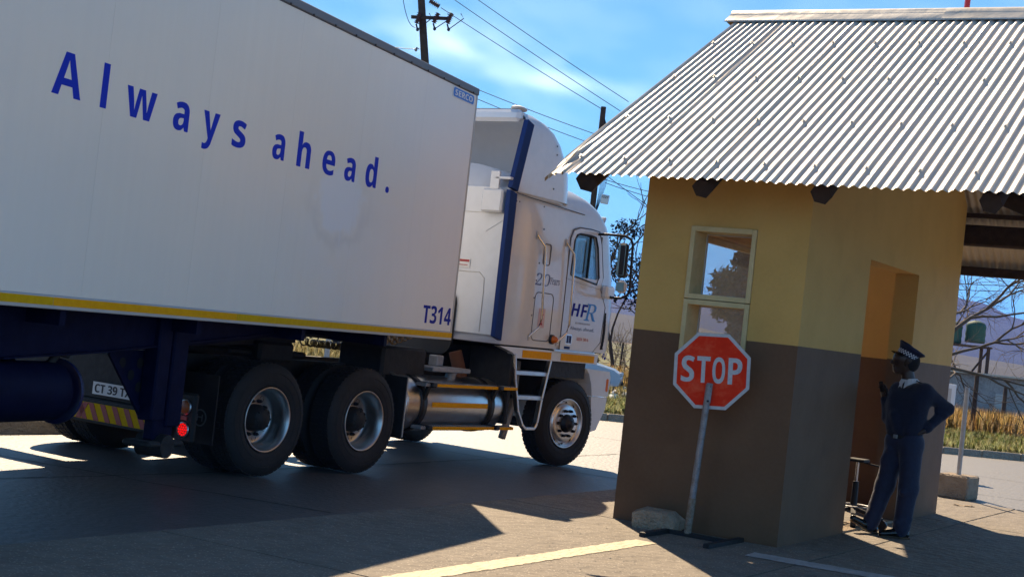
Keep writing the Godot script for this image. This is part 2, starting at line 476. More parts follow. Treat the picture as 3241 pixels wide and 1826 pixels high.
	tint.transparency = BaseMaterial3D.TRANSPARENCY_ALPHA; tint.albedo_color.a = 0.55
	# dusty pane: clear glass with grains of dust
	var gi := PackedByteArray(); gi.resize(256 * 256 * 4)
	var rg := RandomNumberGenerator.new(); rg.seed = 77
	var nz := noise_img(78, 0.02, 4)
	for i in 256 * 256:
		gi[i * 4] = 235; gi[i * 4 + 1] = 232; gi[i * 4 + 2] = 220
		gi[i * 4 + 3] = 120 if rg.randf() < 0.012 else int(5 + nz[i] * 0.05)
	var dg := StandardMaterial3D.new(); dg.transparency = BaseMaterial3D.TRANSPARENCY_ALPHA; dg.roughness = 0.05
	dg.albedo_texture = pack(gi, 256, 256, Image.FORMAT_RGBA8); dg.uv1_triplanar = true; dg.uv1_world_triplanar = true; dg.uv1_scale = Vector3.ONE * 1.4
	mats["glass_dusty"] = dg

# ---------------------------------------------------------------- setting
func sheet(x: Transform3D, x0: float, x1: float, z0: float, z1: float, y: float) -> MB:
	var b := MB.new(); b.flat()
	b.q(x * V(x0, y, z1), x * V(x1, y, z1), x * V(x1, y, z0), x * V(x0, y, z0))
	return b

func make_ground():
	var g := MB.new(); g.flat()
	g.q(V(-3500, -0.03, 600), V(3500, -0.03, 600), V(3500, -0.03, -3500), V(-3500, -0.03, -3500))
	structure("ground", g, mats["soil"])
	# asphalt: the lane beside the house and the cross street behind it, one sheet with an edge on each side
	var r := MB.new(); r.flat()
	var a := BLD * V(-60, 0, -7.3); var b := BLD * V(3, 0, -7.3)
	var poly := PackedVector2Array([Vector2(a.x, a.z), Vector2(b.x, b.z)])
	var west := VRG * V(-60, 0, 0); var east := VRG * V(120, 0, 0)
	poly.append_array(PackedVector2Array([Vector2(-9, -20.5), Vector2(-58, -5), Vector2(west.x, west.z), Vector2(east.x, east.z), Vector2(120, 60), Vector2(a.x, 60)]))
	var idx := Geometry2D.triangulate_polygon(poly)
	for i in range(0, idx.size(), 3):
		r.t(V(poly[idx[i]].x, 0, poly[idx[i]].y), V(poly[idx[i + 1]].x, 0, poly[idx[i + 1]].y), V(poly[idx[i + 2]].x, 0, poly[idx[i + 2]].y))
	structure("road", r, mats["asphalt"])
	tar_seams()
	# concrete apron: cast bays with open joints, each bay a slab of its own
	var bed := structure("apron", sheet(BLD, -32.0, 7.6, -2.6, 26.0, 0.003), M("joint_dirt", Color(0.012, 0.01, 0.009), 0.95))
	var rng := RandomNumberGenerator.new(); rng.seed = 5
	var us := [-32.0, -20.5, -11.4, -6.85, -4.57, -0.02, 4.55, 7.6]
	var ns := [-2.6, 0.47, 3.6, 7.2, 11.0, 18.0, 26.0]
	for i in us.size() - 1:
		for j in ns.size() - 1:
			var m := MB.new(); m.flat()
			var gp := 0.011
			var e := []
			# wavering edges: broken joint arrises
			var L: float = us[i] + gp; var R: float = us[i + 1] - gp; var N0: float = ns[j] + gp; var N1: float = ns[j + 1] - gp
			for k in 24: e.append(Vector2(lerp(L, R, k / 24.0), N0 + rng.randf_range(-0.003, 0.003)))
			for k in 16: e.append(Vector2(R + rng.randf_range(-0.003, 0.003), lerp(N0, N1, k / 16.0)))
			for k in 24: e.append(Vector2(lerp(R, L, k / 24.0), N1 + rng.randf_range(-0.003, 0.003)))
			for k in 16: e.append(Vector2(L + rng.randf_range(-0.003, 0.003), lerp(N1, N0, k / 16.0)))
			var pv := PackedVector2Array(e)
			var bs := Basis(BLD.basis.x, BLD.basis.z, -UP)
			m.prism(pv, Transform3D(bs, BLD.origin + UP * 0.012), 0.008)
			part(bed, "slab", m, mats["concrete"])
	# painted lines on the apron
	worn_line("painted_line", [V(-6.4, 0, -0.79), V(-4.16, 0, -0.755), V(-1.05, 0, -0.69)], 0.19, "road_paint", 71)
	worn_line("painted_line_001", [V(-0.69, 0, 0.05), V(-0.66, 0, 0.52), V(-0.63, 0, 1.0), V(-0.5, 0, 2.6)], 0.28, "pale_paint", 72)
	# left verge behind a kerb, with single kerb stones
	var lv := MB.new(); lv.flat()
	var p0 := BLD * V(-60, 0.125, -7.45); var p1 := BLD * V(3.0, 0.125, -7.45)
	lv.q(p0, p1, V(-60, 0.125, -12), V(-60, 0.125, 40)); 
	structure("verge", lv, mats["soil"])
	var kb := structure("kerb", sheet(BLD, -60, 3.0, -7.44, -7.31, -0.02), mats["kerb"])
	for k in 22:
		var m := MB.new()
		m.box(V(-18.9 + k * 1.0, -0.02, -7.45), V(0.99, 0.16, 0.15), 0.015)
		var o := part(kb, "kerb_stone", m, mats["kerb"]); o.transform = BLD
	# far verge
	var fv := MB.new(); fv.flat()
	fv.q(VRG * V(-90, 0.1, -0.14), VRG * V(130, 0.1, -0.14), VRG * V(300, 0.1, -400), VRG * V(-300, 0.1, -400))
	structure("grass_verge", fv, mats["turf"])
	var kf := structure("street_kerb", sheet(VRG, -90, 130, -0.13, -0.02, -0.02), mats["kerb"])
	for k in 22:
		var m := MB.new()
		m.box(V(-3.0 + k * 0.9, -0.02, -0.14), V(0.885, 0.15 + 0.02 * rng.randf(), 0.14), 0.02)
		var o := part(kf, "kerb_stone", m, mats["kerb"]); o.transform = VRG

func worn_line(called: String, pts: Array, w: float, mat: String, sd: int):
	var rng := RandomNumberGenerator.new(); rng.seed = sd
	var m := MB.new(); m.flat()
	var prev := []
	for i in pts.size() - 1:
		var a: Vector3 = pts[i]; var b: Vector3 = pts[i + 1]
		var s := (b - a).cross(UP).normalized() * w * 0.5
		var n := int(a.distance_to(b) / 0.05)
		for k in n + 1:
			var c := a.lerp(b, float(k) / n) + UP * 0.016
			var l := c - s * (1.0 + rng.randf_range(-0.12, 0.1)); var r := c + s * (1.0 + rng.randf_range(-0.12, 0.1))
			if prev and rng.randf() > 0.004: m.q(BLD * prev[0], BLD * prev[1], BLD * r, BLD * l)
			prev = [l, r]
	structure(called, m, mats[mat])

func tar_seams():
	# sealed cracks in the asphalt
	var rng := RandomNumberGenerator.new(); rng.seed = 640
	for s in [[V(-9, 0, -4.9), V(18, 0, -4.7)], [V(9.2, 0, -6.5), V(9.6, 0, 14.0)], [V(-3.1, 0, -7.2), V(-2.6, 0, -2.7)], [V(3.3, 0, -7.2), V(3.6, 0, -2.7)], [V(13.5, 0, -6.0), V(12.6, 0, 12.0)]]:
		var m := MB.new(); m.flat()
		var n := int(s[0].distance_to(s[1]) / 0.12); var d: Vector3 = (s[1] - s[0]).normalized(); var side := d.cross(UP)
		var off := 0.0; var prev := []
		for k in n + 1:
			off = clampf(off + rng.randf_range(-0.018, 0.018), -0.16, 0.16)
			var c: Vector3 = s[0].lerp(s[1], float(k) / n) + side * off + UP * 0.004
			var w := rng.randf_range(0.006, 0.014)
			if prev: m.q(BLD * prev[0], BLD * prev[1], BLD * (c + side * w), BLD * (c - side * w))
			prev = [c - side * w, c + side * w]
		structure(numbered("tar_seam"), m, mats["tar"])

func make_mountains():
	# two ridges, kilometres away
	var spec := [["mountain", -2600.0, 14, [[-1500.0, 40.0], [-400.0, 55.0], [100.0, 70.0], [215.0, 74.0], [330.0, 90.0], [560.0, 150.0], [745.0, 143.0], [800.0, 136.0], [905.0, 112.0], [1200.0, 60.0], [2000.0, 40.0]], Color(0.035, 0.045, 0.03)],
		["hill", -900.0, 15, [[-900.0, 8.0], [-60.0, 12.0], [45.0, 18.0], [80.0, 17.0], [150.0, 12.0], [260.0, 16.0], [330.0, 13.0], [600.0, 6.0]], Color(0.05, 0.05, 0.03)]]
	for s in spec:
		var n := FastNoiseLite.new(); n.seed = s[2]; n.frequency = 6.0 / abs(s[1]); n.fractal_octaves = 5
		var m := MB.new(); m.smooth()
		var rows := []
		var x0: float = s[3][0][0]; var x1: float = s[3][-1][0]
		for r in 9:
			var row := PackedVector3Array()
			for i in 241:
				var x: float = lerp(x0, x1, i / 240.0)
				var h := 0.0
				for k in s[3].size() - 1:
					if x >= s[3][k][0] and x <= s[3][k + 1][0]:
						h = lerp(s[3][k][1], s[3][k + 1][1], smoothstep(s[3][k][0], s[3][k + 1][0], x))
				var t := r / 8.0
				var z: float = s[1] * (0.72 + 0.28 * t)
				var y: float = h * pow(t, 0.8) * (1.0 + 0.05 * n.get_noise_2d(x * 3.0, r * 40.0)) + h * 0.25 * n.get_noise_2d(x, z) * sin(PI * t)
				row.append(V(x * (0.8 + 0.2 * t), y - 1.0, z))
			rows.append(row)
		m.loft(rows, false)
		structure(s[0], m, M("mat_" + s[0], s[4], 1.0))

# ---------------------------------------------------------------- guard house
func roof_y(u: float) -> float:   # underside line of the sheeting
	return 2.955 + (u + 0.8) * 0.607 if u < 2.85 else 5.171 - (u - 2.85) * 0.652

func make_house():
	var h := thing("guard_house", "small yellow and brown guard house under a long corrugated metal roof", "guard house", BLD)
	var T0 := 0.25; var L := -1.5; var R := 0.03; var E := 5.3; var P := 1.7
	var up: Material = mats["wall_upper"]; var lo: Material = mats["wall_lower"]
	# front wall (x 0..T0), window column z -1.045..-0.43, y 1.37..2.65
	var wz0 := -1.045; var wz1 := -0.43; var wy0 := 1.37; var wy1 := 2.65
	var m := MB.new()
	m.box(V(0, 0, L), V(T0, P, wz0 - L)); m.box(V(0, 0, wz1), V(T0, P, R - wz1)); m.box(V(0, 0, wz0), V(T0, wy0, wz1 - wz0))
	part(h, "front_wall_base", m, lo, "dark brown painted lower front wall")
	m = MB.new()
	var ft := roof_y(0.0) - 0.03
	m.box(V(0, P, L), V(T0, ft - P, wz0 - L)); m.box(V(0, P, wz1), V(T0, ft - P, R - wz1)); m.box(V(0, wy1, wz0), V(T0, ft - wy1, wz1 - wz0))
	part(h, "front_wall", m, up, "ochre yellow upper front wall")
	# long right wall with the doorway u 1.86..3.55, h 2.6
	var d0 := 1.80; var d1 := 3.55; var dy := 2.6
	m = MB.new()
	m.box(V(T0, 0, R - T0), V(d0 - T0, P, T0)); part(h, "side_wall_base", m, lo)
	m = MB.new(); m.box(V(d1, 0, R - T0), V(E - d1, P, T0))
	part(h, "side_wall_base", m, lo)
	m = MB.new()
	var gable := PackedVector2Array([Vector2(T0, P), Vector2(d0, P), Vector2(d0, dy), Vector2(d1, dy), Vector2(d1, P), Vector2(E, P), Vector2(E, roof_y(E) - 0.03), Vector2(2.85, 5.1), Vector2(T0, roof_y(T0) - 0.03)])
	m.prism(gable, id(V(0, 0, R - T0)), T0)
	part(h, "side_wall", m, up)
	# left wall: a wide window and a doorway
	m = MB.new()
	m.box(V(T0, 0, L), V(0.55 - T0, P, T0)); m.box(V(0.55, 0, L), V(2.9 - 0.55, 1.2, T0)); m.box(V(2.9, 0, L), V(0.45, P, T0)); part(h, "far_wall_base", m, lo)
	m = MB.new(); m.box(V(4.95, 0, L), V(E - 4.95, roof_y(E) - 0.05, T0))
	part(h, "far_wall_base", m, lo)
	m = MB.new()
	gable = PackedVector2Array([Vector2(T0, P), Vector2(0.55, P), Vector2(0.55, 2.66), Vector2(2.9, 2.66), Vector2(2.9, P), Vector2(3.35, P), Vector2(3.35, roof_y(3.35) - 0.03), Vector2(2.85, 5.1), Vector2(T0, roof_y(T0) - 0.03)])
	m.prism(gable, id(V(0, 0, L)), T0)
	part(h, "far_wall", m, up)
	# back wall
	m = MB.new(); m.box(V(E - T0, 0, L + T0), V(T0, P, R - L - 2 * T0)); part(h, "back_wall_base", m, lo)
	m = MB.new(); m.box(V(E - T0, P, L + T0), V(T0, roof_y(E) - 0.03 - P, R - L - 2 * T0)); part(h, "back_wall", m, up)
	# cast window units: a box frame each, pane at the back
	for k in 2:
		var y0: float = [2.015, wy0 + 0.003][k]; var y1: float = [2.648, 2.008][k]
		var z0 := wz0 + 0.003; var z1 := wz1 - 0.003; var b := 0.042; var x0 := -0.018; var x1 := 0.30
		m = MB.new()
		m.box(V(x0, y0, z0), V(x1 - x0, y1 - y0, b), 0.004); m.box(V(x0, y0, z1 - b), V(x1 - x0, y1 - y0, b), 0.004)
		m.box(V(x0, y0, z0 + b), V(x1 - x0, b, z1 - z0 - 2 * b)); m.box(V(x0, y1 - b, z0 + b), V(x1 - x0, b, z1 - z0 - 2 * b))
		var w := part(h, "window", m, mats["frame_paint"], "cream cast window frame with a deep reveal")
		m = MB.new(); m.box(V(0.262, y0 + b, z0 + b), V(0.005, y1 - y0 - 2 * b, z1 - z0 - 2 * b)); part(w, "pane", m, mats["glass_dusty"], "dusty window pane")
		m = MB.new()   # putty bead round the glass
		for e in [[y0 + b, 0.012], [y1 - b - 0.012, 0.012]]: m.box(V(0.25, e[0], z0 + b), V(0.012, e[1], z1 - z0 - 2 * b))
		m.box(V(0.25, y0 + b + 0.012, z0 + b), V(0.012, y1 - y0 - 2 * b - 0.024, 0.01)); m.box(V(0.25, y0 + b + 0.012, z1 - b - 0.01), V(0.012, y1 - y0 - 2 * b - 0.024, 0.01))
		part(w, "putty", m, mats["pale_rail"])
	m = MB.new()
	m.box(V(0.56, 1.2, L + 0.1), V(2.33, 0.05, 0.06)); m.box(V(0.56, 2.6, L + 0.1), V(2.33, 0.05, 0.06)); m.box(V(0.56, 1.25, L + 0.1), V(0.05, 1.35, 0.06)); m.box(V(2.84, 1.25, L + 0.1), V(0.05, 1.35, 0.06))
	var w2 := part(h, "window", m, mats["frame_paint"])
	m = MB.new(); m.box(V(0.61, 1.25, L + 0.125), V(2.23, 1.35, 0.005)); part(w2, "pane", m, mats["glass"])
	# door sill
	m = MB.new(); m.box(V(d0, 0.0, R - T0), V(d1 - d0, 0.03, T0 - 0.002)); part(h, "door_sill", m, mats["block"])
	# ---------------- roof
	var pitch_u := 0.635; var cw := 0.085; var zl := -2.1; var per := 8
	var nsh := 10
	var bend := FastNoiseLite.new(); bend.seed = 9; bend.frequency = 0.6
	for side in 2:
		var ue: float = -0.8 if side == 0 else 6.42
		var ur := 2.85
		var sl := Vector2(ur - ue, roof_y(ur) - roof_y(ue)).normalized()
		var nrm := V(-sl.y, sl.x, 0) if side == 0 else V(-sl.y, sl.x, 0) * -1.0
		if nrm.y < 0: nrm = -nrm
		for k in nsh:
			m = MB.new()
			var rows := []
			var ns := 12
			for r in ns + 1:
				var row := PackedVector3Array()
				var t := float(r) / ns
				for i in (per + 1) * 8 + 1:
					var zz := zl + k * per * cw + i * cw / 8.0
					if k == 0: zz += (0.14 * t if side == 0 else 0.2) * (1.0 - i / ((per + 1) * 8.0))
					var u: float = lerp(ue - (0.012 * sin(k * 2.3) if r == 0 else 0.0), ur, t)
					var wv := cos(TAU * i / 8.0) * 0.0105
					var lift := 0.012 + 0.0035 * (k % 2) + bend.get_noise_2d(zz * 1.3, u * 2.0 + side * 50.0) * 0.004
					var p := V(u, roof_y(u), zz) + nrm * (wv + lift)
					if side == 0 and k == 0:   # torn and crumpled lower corner
						var c: float = clampf(1.0 - (zz - zl) / 0.26, 0.0, 1.0) * clampf(1.0 - (u - ue) / 0.75, 0.0, 1.0)
						p += V(0.02, -0.05, -0.02) * c * c + V(0.05 * bend.get_noise_2d(zz * 70.0, 5.0), bend.get_noise_2d(zz * 60.0, u * 9.0), bend.get_noise_2d(u * 9.0, zz * 40.0 + 30.0)) * 0.11 * c
					row.append(p)
				rows.append(row)
			m.loft(rows, false)
			part(h, "roof_sheet", m, mats["roof_metal"])
		# screws with washers, every fifth crest, five rows
		var sm := MB.new(); sm.cyl(V(0, -0.004, 0), V(0, 0.006, 0), 0.022, 0.018, 8); sm.cyl(V(0, 0.006, 0), V(0, 0.02, 0), 0.011, 0.009, 6)
		var mesh := sm.mesh()
		if side == 0:
			for row in 5:
				var u: float = [-0.52, 0.3, 1.22, 2.08, 2.72][row]
				for j in range(0, 80):
					var s := 2 + j * 5
					if s > nsh * per - 1: break
					var zz := zl + s * cw
					var o := part(h, "roof_screw", mesh, mats["roof_metal"])
					o.transform = Transform3D(Basis(V(sl.x, sl.y, 0), nrm, V(0, 0, 1)), V(u, roof_y(u), zz) + nrm * 0.024)
	# ridge cap in three lengths
	for k in 3:
		m = MB.new()
		var rows := []
		for zz in [zl + 0.02 + k * 2.3, zl + 0.02 + k * 2.3 + 1.15, zl + 0.06 + (k + 1) * 2.3]:
			var row := PackedVector3Array()
			for c in [[-0.21, -0.205 * 0.607 + 0.035], [-0.2, -0.2 * 0.607 + 0.05], [-0.06, 0.025], [-0.035, 0.065], [0.0, 0.082], [0.035, 0.065], [0.06, 0.025], [0.2, -0.2 * 0.652 + 0.05], [0.21, -0.205 * 0.652 + 0.035]]:
				row.append(V(2.85 + c[0], 5.171 + c[1] + 0.002 * k, zz))
			rows.append(row)
		m.loft(rows, false)
		if k == 0:
			m.flat()
			for i in range(1, 7): m.t(rows[0][0].lerp(rows[0][8], 0.5), rows[0][i], rows[0][i + 1])
		part(h, "ridge_cap", m, mats["roof_metal"])
	# rough pole rafters with cut tails
	var tails := [-1.8, -0.72, 0.3, 1.62, 2.9]
	var rng := RandomNumberGenerator.new(); rng.seed = 41
	for i in tails.size():
		for side in 2:
			if side == 1 and tails[i] > -0.2 and tails[i] < 2.0: continue
			m = MB.new()
			var path := PackedVector3Array()
			var e0: float = -0.62 if side == 0 else 6.3
			for s in 9:
				var u: float = lerp(e0, 2.85, s / 8.0)
				path.append(V(u, roof_y(u) - 0.15 + rng.randf_range(-0.008, 0.004), tails[i] + rng.randf_range(-0.012, 0.012)))
			m.tube(path, 0.105 if i == 0 else 0.09, 6, 0.065)
			part(h, "rafter", m, mats["timber"])
	# purlins across the rafters
	for u in [-0.52, 0.3, 1.22, 2.08, 3.6, 4.5, 5.4, 6.3]:
		m = MB.new()
		m.beam(V(u, roof_y(u) - 0.052, -2.0), V(u, roof_y(u) - 0.052, 4.55), 0.06, 0.05)
		part(h, "purlin", m, mats["timber"])
	# wall plate that carries the open bay on the right, eaves beam, posts and braces
	m = MB.new(); m.beam(V(5.52, 3.235, -0.4), V(5.52, 3.235, 4.6), 0.16, 0.24, 0.02); part(h, "beam", m, mats["timber"])
	m = MB.new(); m.beam(V(6.22, 2.87, -0.9), V(6.22, 2.87, 4.6), 0.07, 0.11, 0.01); part(h, "beam", m, mats["timber"])
	for q in [[0.1, 3.95], [5.52, 3.95]]:
		m = MB.new(); m.cyl(V(q[0], 0, q[1]), V(q[0], 3.1, q[1]), 0.1, 0.09, 12); part(h, "post", m, mats["timber"])
	m = MB.new(); m.tube(PackedVector3Array([V(0.1, 3.05, 1.55), V(0.1, 2.9, 1.95), V(0.1, 2.55, 2.5), V(0.1, 2.1, 3.2), V(0.1, 1.6, 3.9)]), 0.07, 10); part(h, "brace", m, mats["timber"])
	m = MB.new(); m.tube(PackedVector3Array([V(2.9, 4.9, 1.62), V(1.6, 3.7, 1.62), V(0.15, 3.02, 1.62)]), 0.05, 8); part(h, "brace", m, mats["timber"])

# ---------------------------------------------------------------- semi-trailer
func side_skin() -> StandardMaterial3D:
	# white gel coat with road film, run marks and one sun reflection painted into the colour, brown rim below it
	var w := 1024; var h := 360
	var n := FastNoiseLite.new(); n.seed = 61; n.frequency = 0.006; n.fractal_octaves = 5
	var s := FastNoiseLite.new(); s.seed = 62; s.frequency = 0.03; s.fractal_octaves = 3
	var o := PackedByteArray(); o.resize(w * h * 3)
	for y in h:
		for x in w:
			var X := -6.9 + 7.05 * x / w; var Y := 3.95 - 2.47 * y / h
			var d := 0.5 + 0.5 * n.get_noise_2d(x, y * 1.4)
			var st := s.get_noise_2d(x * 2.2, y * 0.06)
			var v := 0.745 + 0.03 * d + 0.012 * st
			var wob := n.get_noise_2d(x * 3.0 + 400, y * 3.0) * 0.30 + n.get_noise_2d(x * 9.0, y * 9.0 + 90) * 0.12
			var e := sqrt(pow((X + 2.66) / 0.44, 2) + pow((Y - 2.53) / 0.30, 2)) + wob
			var sun_reflection := clampf((1.0 - e) * 5.0, 0.0, 1.0)  # reflected sun, drawn as a paler ellipse in the panel colour
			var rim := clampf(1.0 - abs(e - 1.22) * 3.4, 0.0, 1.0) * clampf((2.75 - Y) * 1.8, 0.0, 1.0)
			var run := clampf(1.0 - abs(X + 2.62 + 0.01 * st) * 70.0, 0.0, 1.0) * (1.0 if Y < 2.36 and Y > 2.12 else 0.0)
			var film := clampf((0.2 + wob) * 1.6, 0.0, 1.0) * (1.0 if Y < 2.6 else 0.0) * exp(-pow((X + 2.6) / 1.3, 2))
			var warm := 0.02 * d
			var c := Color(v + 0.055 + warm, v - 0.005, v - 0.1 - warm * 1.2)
			c = c.lerp(Color(0.80, 0.79, 0.77), sun_reflection * 0.85)
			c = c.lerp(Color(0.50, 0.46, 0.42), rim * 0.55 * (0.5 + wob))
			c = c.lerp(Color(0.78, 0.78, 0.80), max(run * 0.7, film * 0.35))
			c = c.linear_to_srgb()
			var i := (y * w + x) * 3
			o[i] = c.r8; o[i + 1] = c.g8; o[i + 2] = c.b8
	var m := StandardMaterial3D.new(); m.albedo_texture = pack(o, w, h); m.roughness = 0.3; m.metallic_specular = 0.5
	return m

func make_trailer():
	var t := thing("semi_trailer", "long white box semi-trailer with large blue slogan lettering on its side", "trailer", TRL)
	var F := 0.06; var Bk := -13.35; var W := -2.55
	var m := MB.new(); m.box(V(Bk, 1.40, W), V(F - 0.03 - Bk, 2.58, -W - 0.02)); part(t, "box_body", m, mats["truck_white"], "white insulated trailer body")
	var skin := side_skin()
	var x := F - 0.035
	while x > Bk + 0.1:
		var x0: float = max(x - 1.22, Bk + 0.02)
		m = MB.new(); m.flat()
		var a := V(x0 + 0.0007, 1.475, 0); var b := V(x - 0.0007, 1.475, 0); var c := V(x - 0.0007, 3.945, 0); var d := V(x0 + 0.0007, 3.945, 0)
		var ua := Vector2((a.x + 6.9) / 7.05, 1.0); var ub := Vector2((b.x + 6.9) / 7.05, 1.0); var uc := Vector2(ub.x, 0.0); var ud := Vector2(ua.x, 0.0)
		m.tuv(a, b, c, ua, ub, uc); m.tuv(a, c, d, ua, uc, ud)
		for e in [[a, b], [b, c], [c, d], [d, a]]:
			m.tuv(e[1], e[0], e[0] + V(0, 0, -0.02), ub, ub, ub); m.tuv(e[1], e[0] + V(0, 0, -0.02), e[1] + V(0, 0, -0.02), ub, ub, ub)
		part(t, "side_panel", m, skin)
		x -= 1.22
	# roof, rails, front post
	m = MB.new(); m.box(V(Bk, 3.98, W), V(F - Bk, 0.04, -W - 0.015), 0.01); part(t, "roof", m, mats["pale_rail"])
	m = MB.new(); m.box(V(Bk, 3.95, -0.015), V(F - Bk, 0.075, 0.03), 0.008); m.box(V(Bk, 3.945, W - 0.012), V(F - Bk, 0.08, 0.03), 0.008)
	var rail := part(t, "roof_rail", m, mats["grey_rail"], "dark grey roof rail")
	var rv := MB.new(); rv.cyl(V(0, 0, 0), V(0, 0, 0.007), 0.011, 0.009, 6); var rm := rv.mesh()
	for k in 19:
		var o := part(rail, "rivet", rm, mats["dirty_black"]); o.position = V(-0.1 - k * 0.38, 3.956, 0.0155)
	m = MB.new(); m.box(V(F - 0.034, 1.40, -0.03), V(0.034, 2.55, 0.036), 0.008); part(t, "corner_post", m, mats["pale_rail"])
	m = MB.new(); m.box(V(F - 0.03, 1.42, W), V(0.02, 2.54, -W - 0.035)); part(t, "front_panel", m, mats["truck_white"])
	m = MB.new(); m.box(V(Bk, 1.385, -0.02), V(F - Bk, 0.088, 0.028), 0.005); m.box(V(Bk, 1.385, W - 0.008), V(F - Bk, 0.088, 0.028), 0.005)
	part(t, "bottom_rail", m, mats["pale_rail"])
	# reflective tape in lengths
	for s in [[-13.2, -6.36, 0], [-6.355, -4.155, 1], [-4.15, 0.05, 0]]:
		m = MB.new(); m.box(V(s[0], 1.409, 0.0075), V(s[1] - s[0], 0.052, 0.003)); part(t, "reflective_tape", m, mats["reflector_yellow" if s[2] else "reflector_dull"])
	# slogan
	for l in [["A", -6.606, -6.319, 2.733, 3.012], ["l", -6.115, -6.05, 2.728, 3.023], ["w", -5.843, -5.499, 2.725, 2.928], ["a", -5.283, -5.09, 2.723, 2.931], ["y", -4.908, -4.69, 2.643, 2.924], ["s", -4.5, -4.31, 2.72, 2.928], ["a", -3.9, -3.712, 2.716, 2.92], ["h", -3.505, -3.285, 2.711, 3.0], ["e", -3.07, -2.85, 2.708, 2.915], ["a", -2.665, -2.465, 2.706, 2.912], ["d", -2.26, -2.04, 2.704, 2.99], [".", -1.835, -1.765, 2.698, 2.756]]:
		lettering(t, "letter", l[0], l[1], l[2], l[3], l[4], 0.001, mats["letter_blue"])
	lettering(t, "fleet_number", "T314", -0.70, 0.0, 1.538, 1.718, 0.001, mats["logo_blue"])
	m = MB.new(); m.prism(rect_xy(-0.585, 3.83, -0.025, 3.936, 0.02), id(V(0, 0, 0.0005)), 0.003); var bd := part(t, "badge", m, mats["white"])
	m = MB.new(); m.prism(rect_xy(-0.57, 3.837, -0.04, 3.929, 0.03), id(V(0, 0, 0.0036)), 0.002); part(bd, "badge_plate", m, mats["badge_blue"])
	lettering(bd, "badge_text", "SERCO", -0.53, -0.08, 3.853, 3.913, 0.0062, mats["white"])
	# chassis: tapered gooseneck beams
	var side := PackedVector2Array([Vector2(-13.2, 1.38), Vector2(-13.2, 0.98), Vector2(-6.0, 0.98), Vector2(-5.3, 1.02), Vector2(-3.3, 1.17), Vector2(-1.9, 1.3), Vector2(-0.2, 1.31), Vector2(-0.2, 1.38)])
	for z in [-0.82, -1.78]:
		m = MB.new(); m.prism(side, id(V(0, 0, z)), 0.03)
		m.beam(V(-13.2, 0.99, z + 0.015), V(-6.0, 0.99, z + 0.015), 0.14, 0.018); m.beam(V(-5.3, 1.03, z + 0.015), V(-3.3, 1.18, z + 0.015), 0.14, 0.018); m.beam(V(-3.3, 1.18, z + 0.015), V(-1.9, 1.31, z + 0.015), 0.14, 0.018)
		part(t, "chassis_beam", m, mats["chassis_blue"], "dark blue chassis beam")
	for k in 8:
		m = MB.new(); m.box(V(-12.6 + k * 1.6, 1.28, W + 0.05), V(0.06, 0.1, -W - 0.1)); part(t, "cross_member", m, mats["chassis_blue"])
	m = MB.new(); m.box(V(-2.4, 1.29, -1.9), V(1.9, 0.02, 1.25)); part(t, "kingpin_plate", m, mats["dirty_black"])
	# side frame rail under the floor, in view from this side
	var skirt := PackedVector2Array([Vector2(-13.2, 1.38), Vector2(-13.2, 1.06), Vector2(-6.4, 1.03), Vector2(-5.3, 1.1), Vector2(-3.84, 1.22), Vector2(-2.5, 1.355), Vector2(-2.3, 1.38)])
	m = MB.new(); m.prism(skirt, id(V(0, 0, -0.34)), 0.02); m.beam(V(-6.4, 1.035, -0.33), V(-5.3, 1.105, -0.33), 0.08, 0.012); m.beam(V(-5.3, 1.105, -0.33), V(-2.5, 1.36, -0.33), 0.08, 0.012)
	part(t, "side_beam", m, mats["chassis_blue"])
	# landing legs with gusset plates and feet
	for z in [-0.34, -2.2]:
		m = MB.new()
		m.box(V(-4.73, 0.6, z - 0.06), V(0.17, 0.78, 0.13), 0.012); m.box(V(-4.53, 0.55, z - 0.05), V(0.2, 0.83, 0.12), 0.012); m.box(V(-4.66, 0.45, z - 0.04), V(0.26, 0.2, 0.09), 0.01)
		var leg := part(t, "landing_leg", m, mats["chassis_blue"])
		m = MB.new()
		m.box(V(-4.78, 0.40, z - 0.14), V(0.46, 0.05, 0.26), 0.02); m.cyl(V(-4.55, 0.41, z - 0.12), V(-4.55, 0.41, z + 0.12), 0.09, 0.09, 14)
		part(leg, "foot", m, mats["dirty_black"])
		var tri := PackedVector2Array([Vector2(-5.16, 1.1), Vector2(-4.7, 0.68), Vector2(-4.6, 0.68), Vector2(-4.6, 1.12)])
		m = MB.new(); m.prism(tri, id(V(0, 0, z - 0.075)), 0.012); m.beam(V(-5.16, 1.1, z - 0.05), V(-4.68, 0.62, z - 0.05), 0.05, 0.02, 0.0, V(0, 0, 1))
		var gs := part(leg, "gusset", m, mats["chassis_blue"])
		for hp in [[-4.98, 1.02], [-4.76, 1.02], [-4.86, 0.93], [-4.75, 0.84]]:
			m = MB.new(); m.cyl(V(hp[0], hp[1], z - 0.062), V(hp[0], hp[1], z - 0.06), 0.04, 0.04, 16); part(gs, "hole", m, mats["hole_black"])
	m = MB.new(); m.box(V(-4.43, 1.03, -0.278), V(0.06, 0.075, 0.002)); part(t, "sticker", m, mats["white"])
	# fuel tank of the cooling unit: cylinder along the trailer with a dished end
	m = MB.new()
	var ax := Transform3D(Basis(V(0, 0, 1), V(0, 1, 0), V(-1, 0, 0)), V(-5.72, 0.81, -0.42))
	m.lathe(ax, [Vector2(0.205, 2.2), Vector2(0.205, 0.06), Vector2(0.2, 0.02), Vector2(0.17, 0.0)], 36)
	var tk := part(t, "tank", m, mats["chassis_blue"], "dark blue cylindrical tank slung under the trailer")
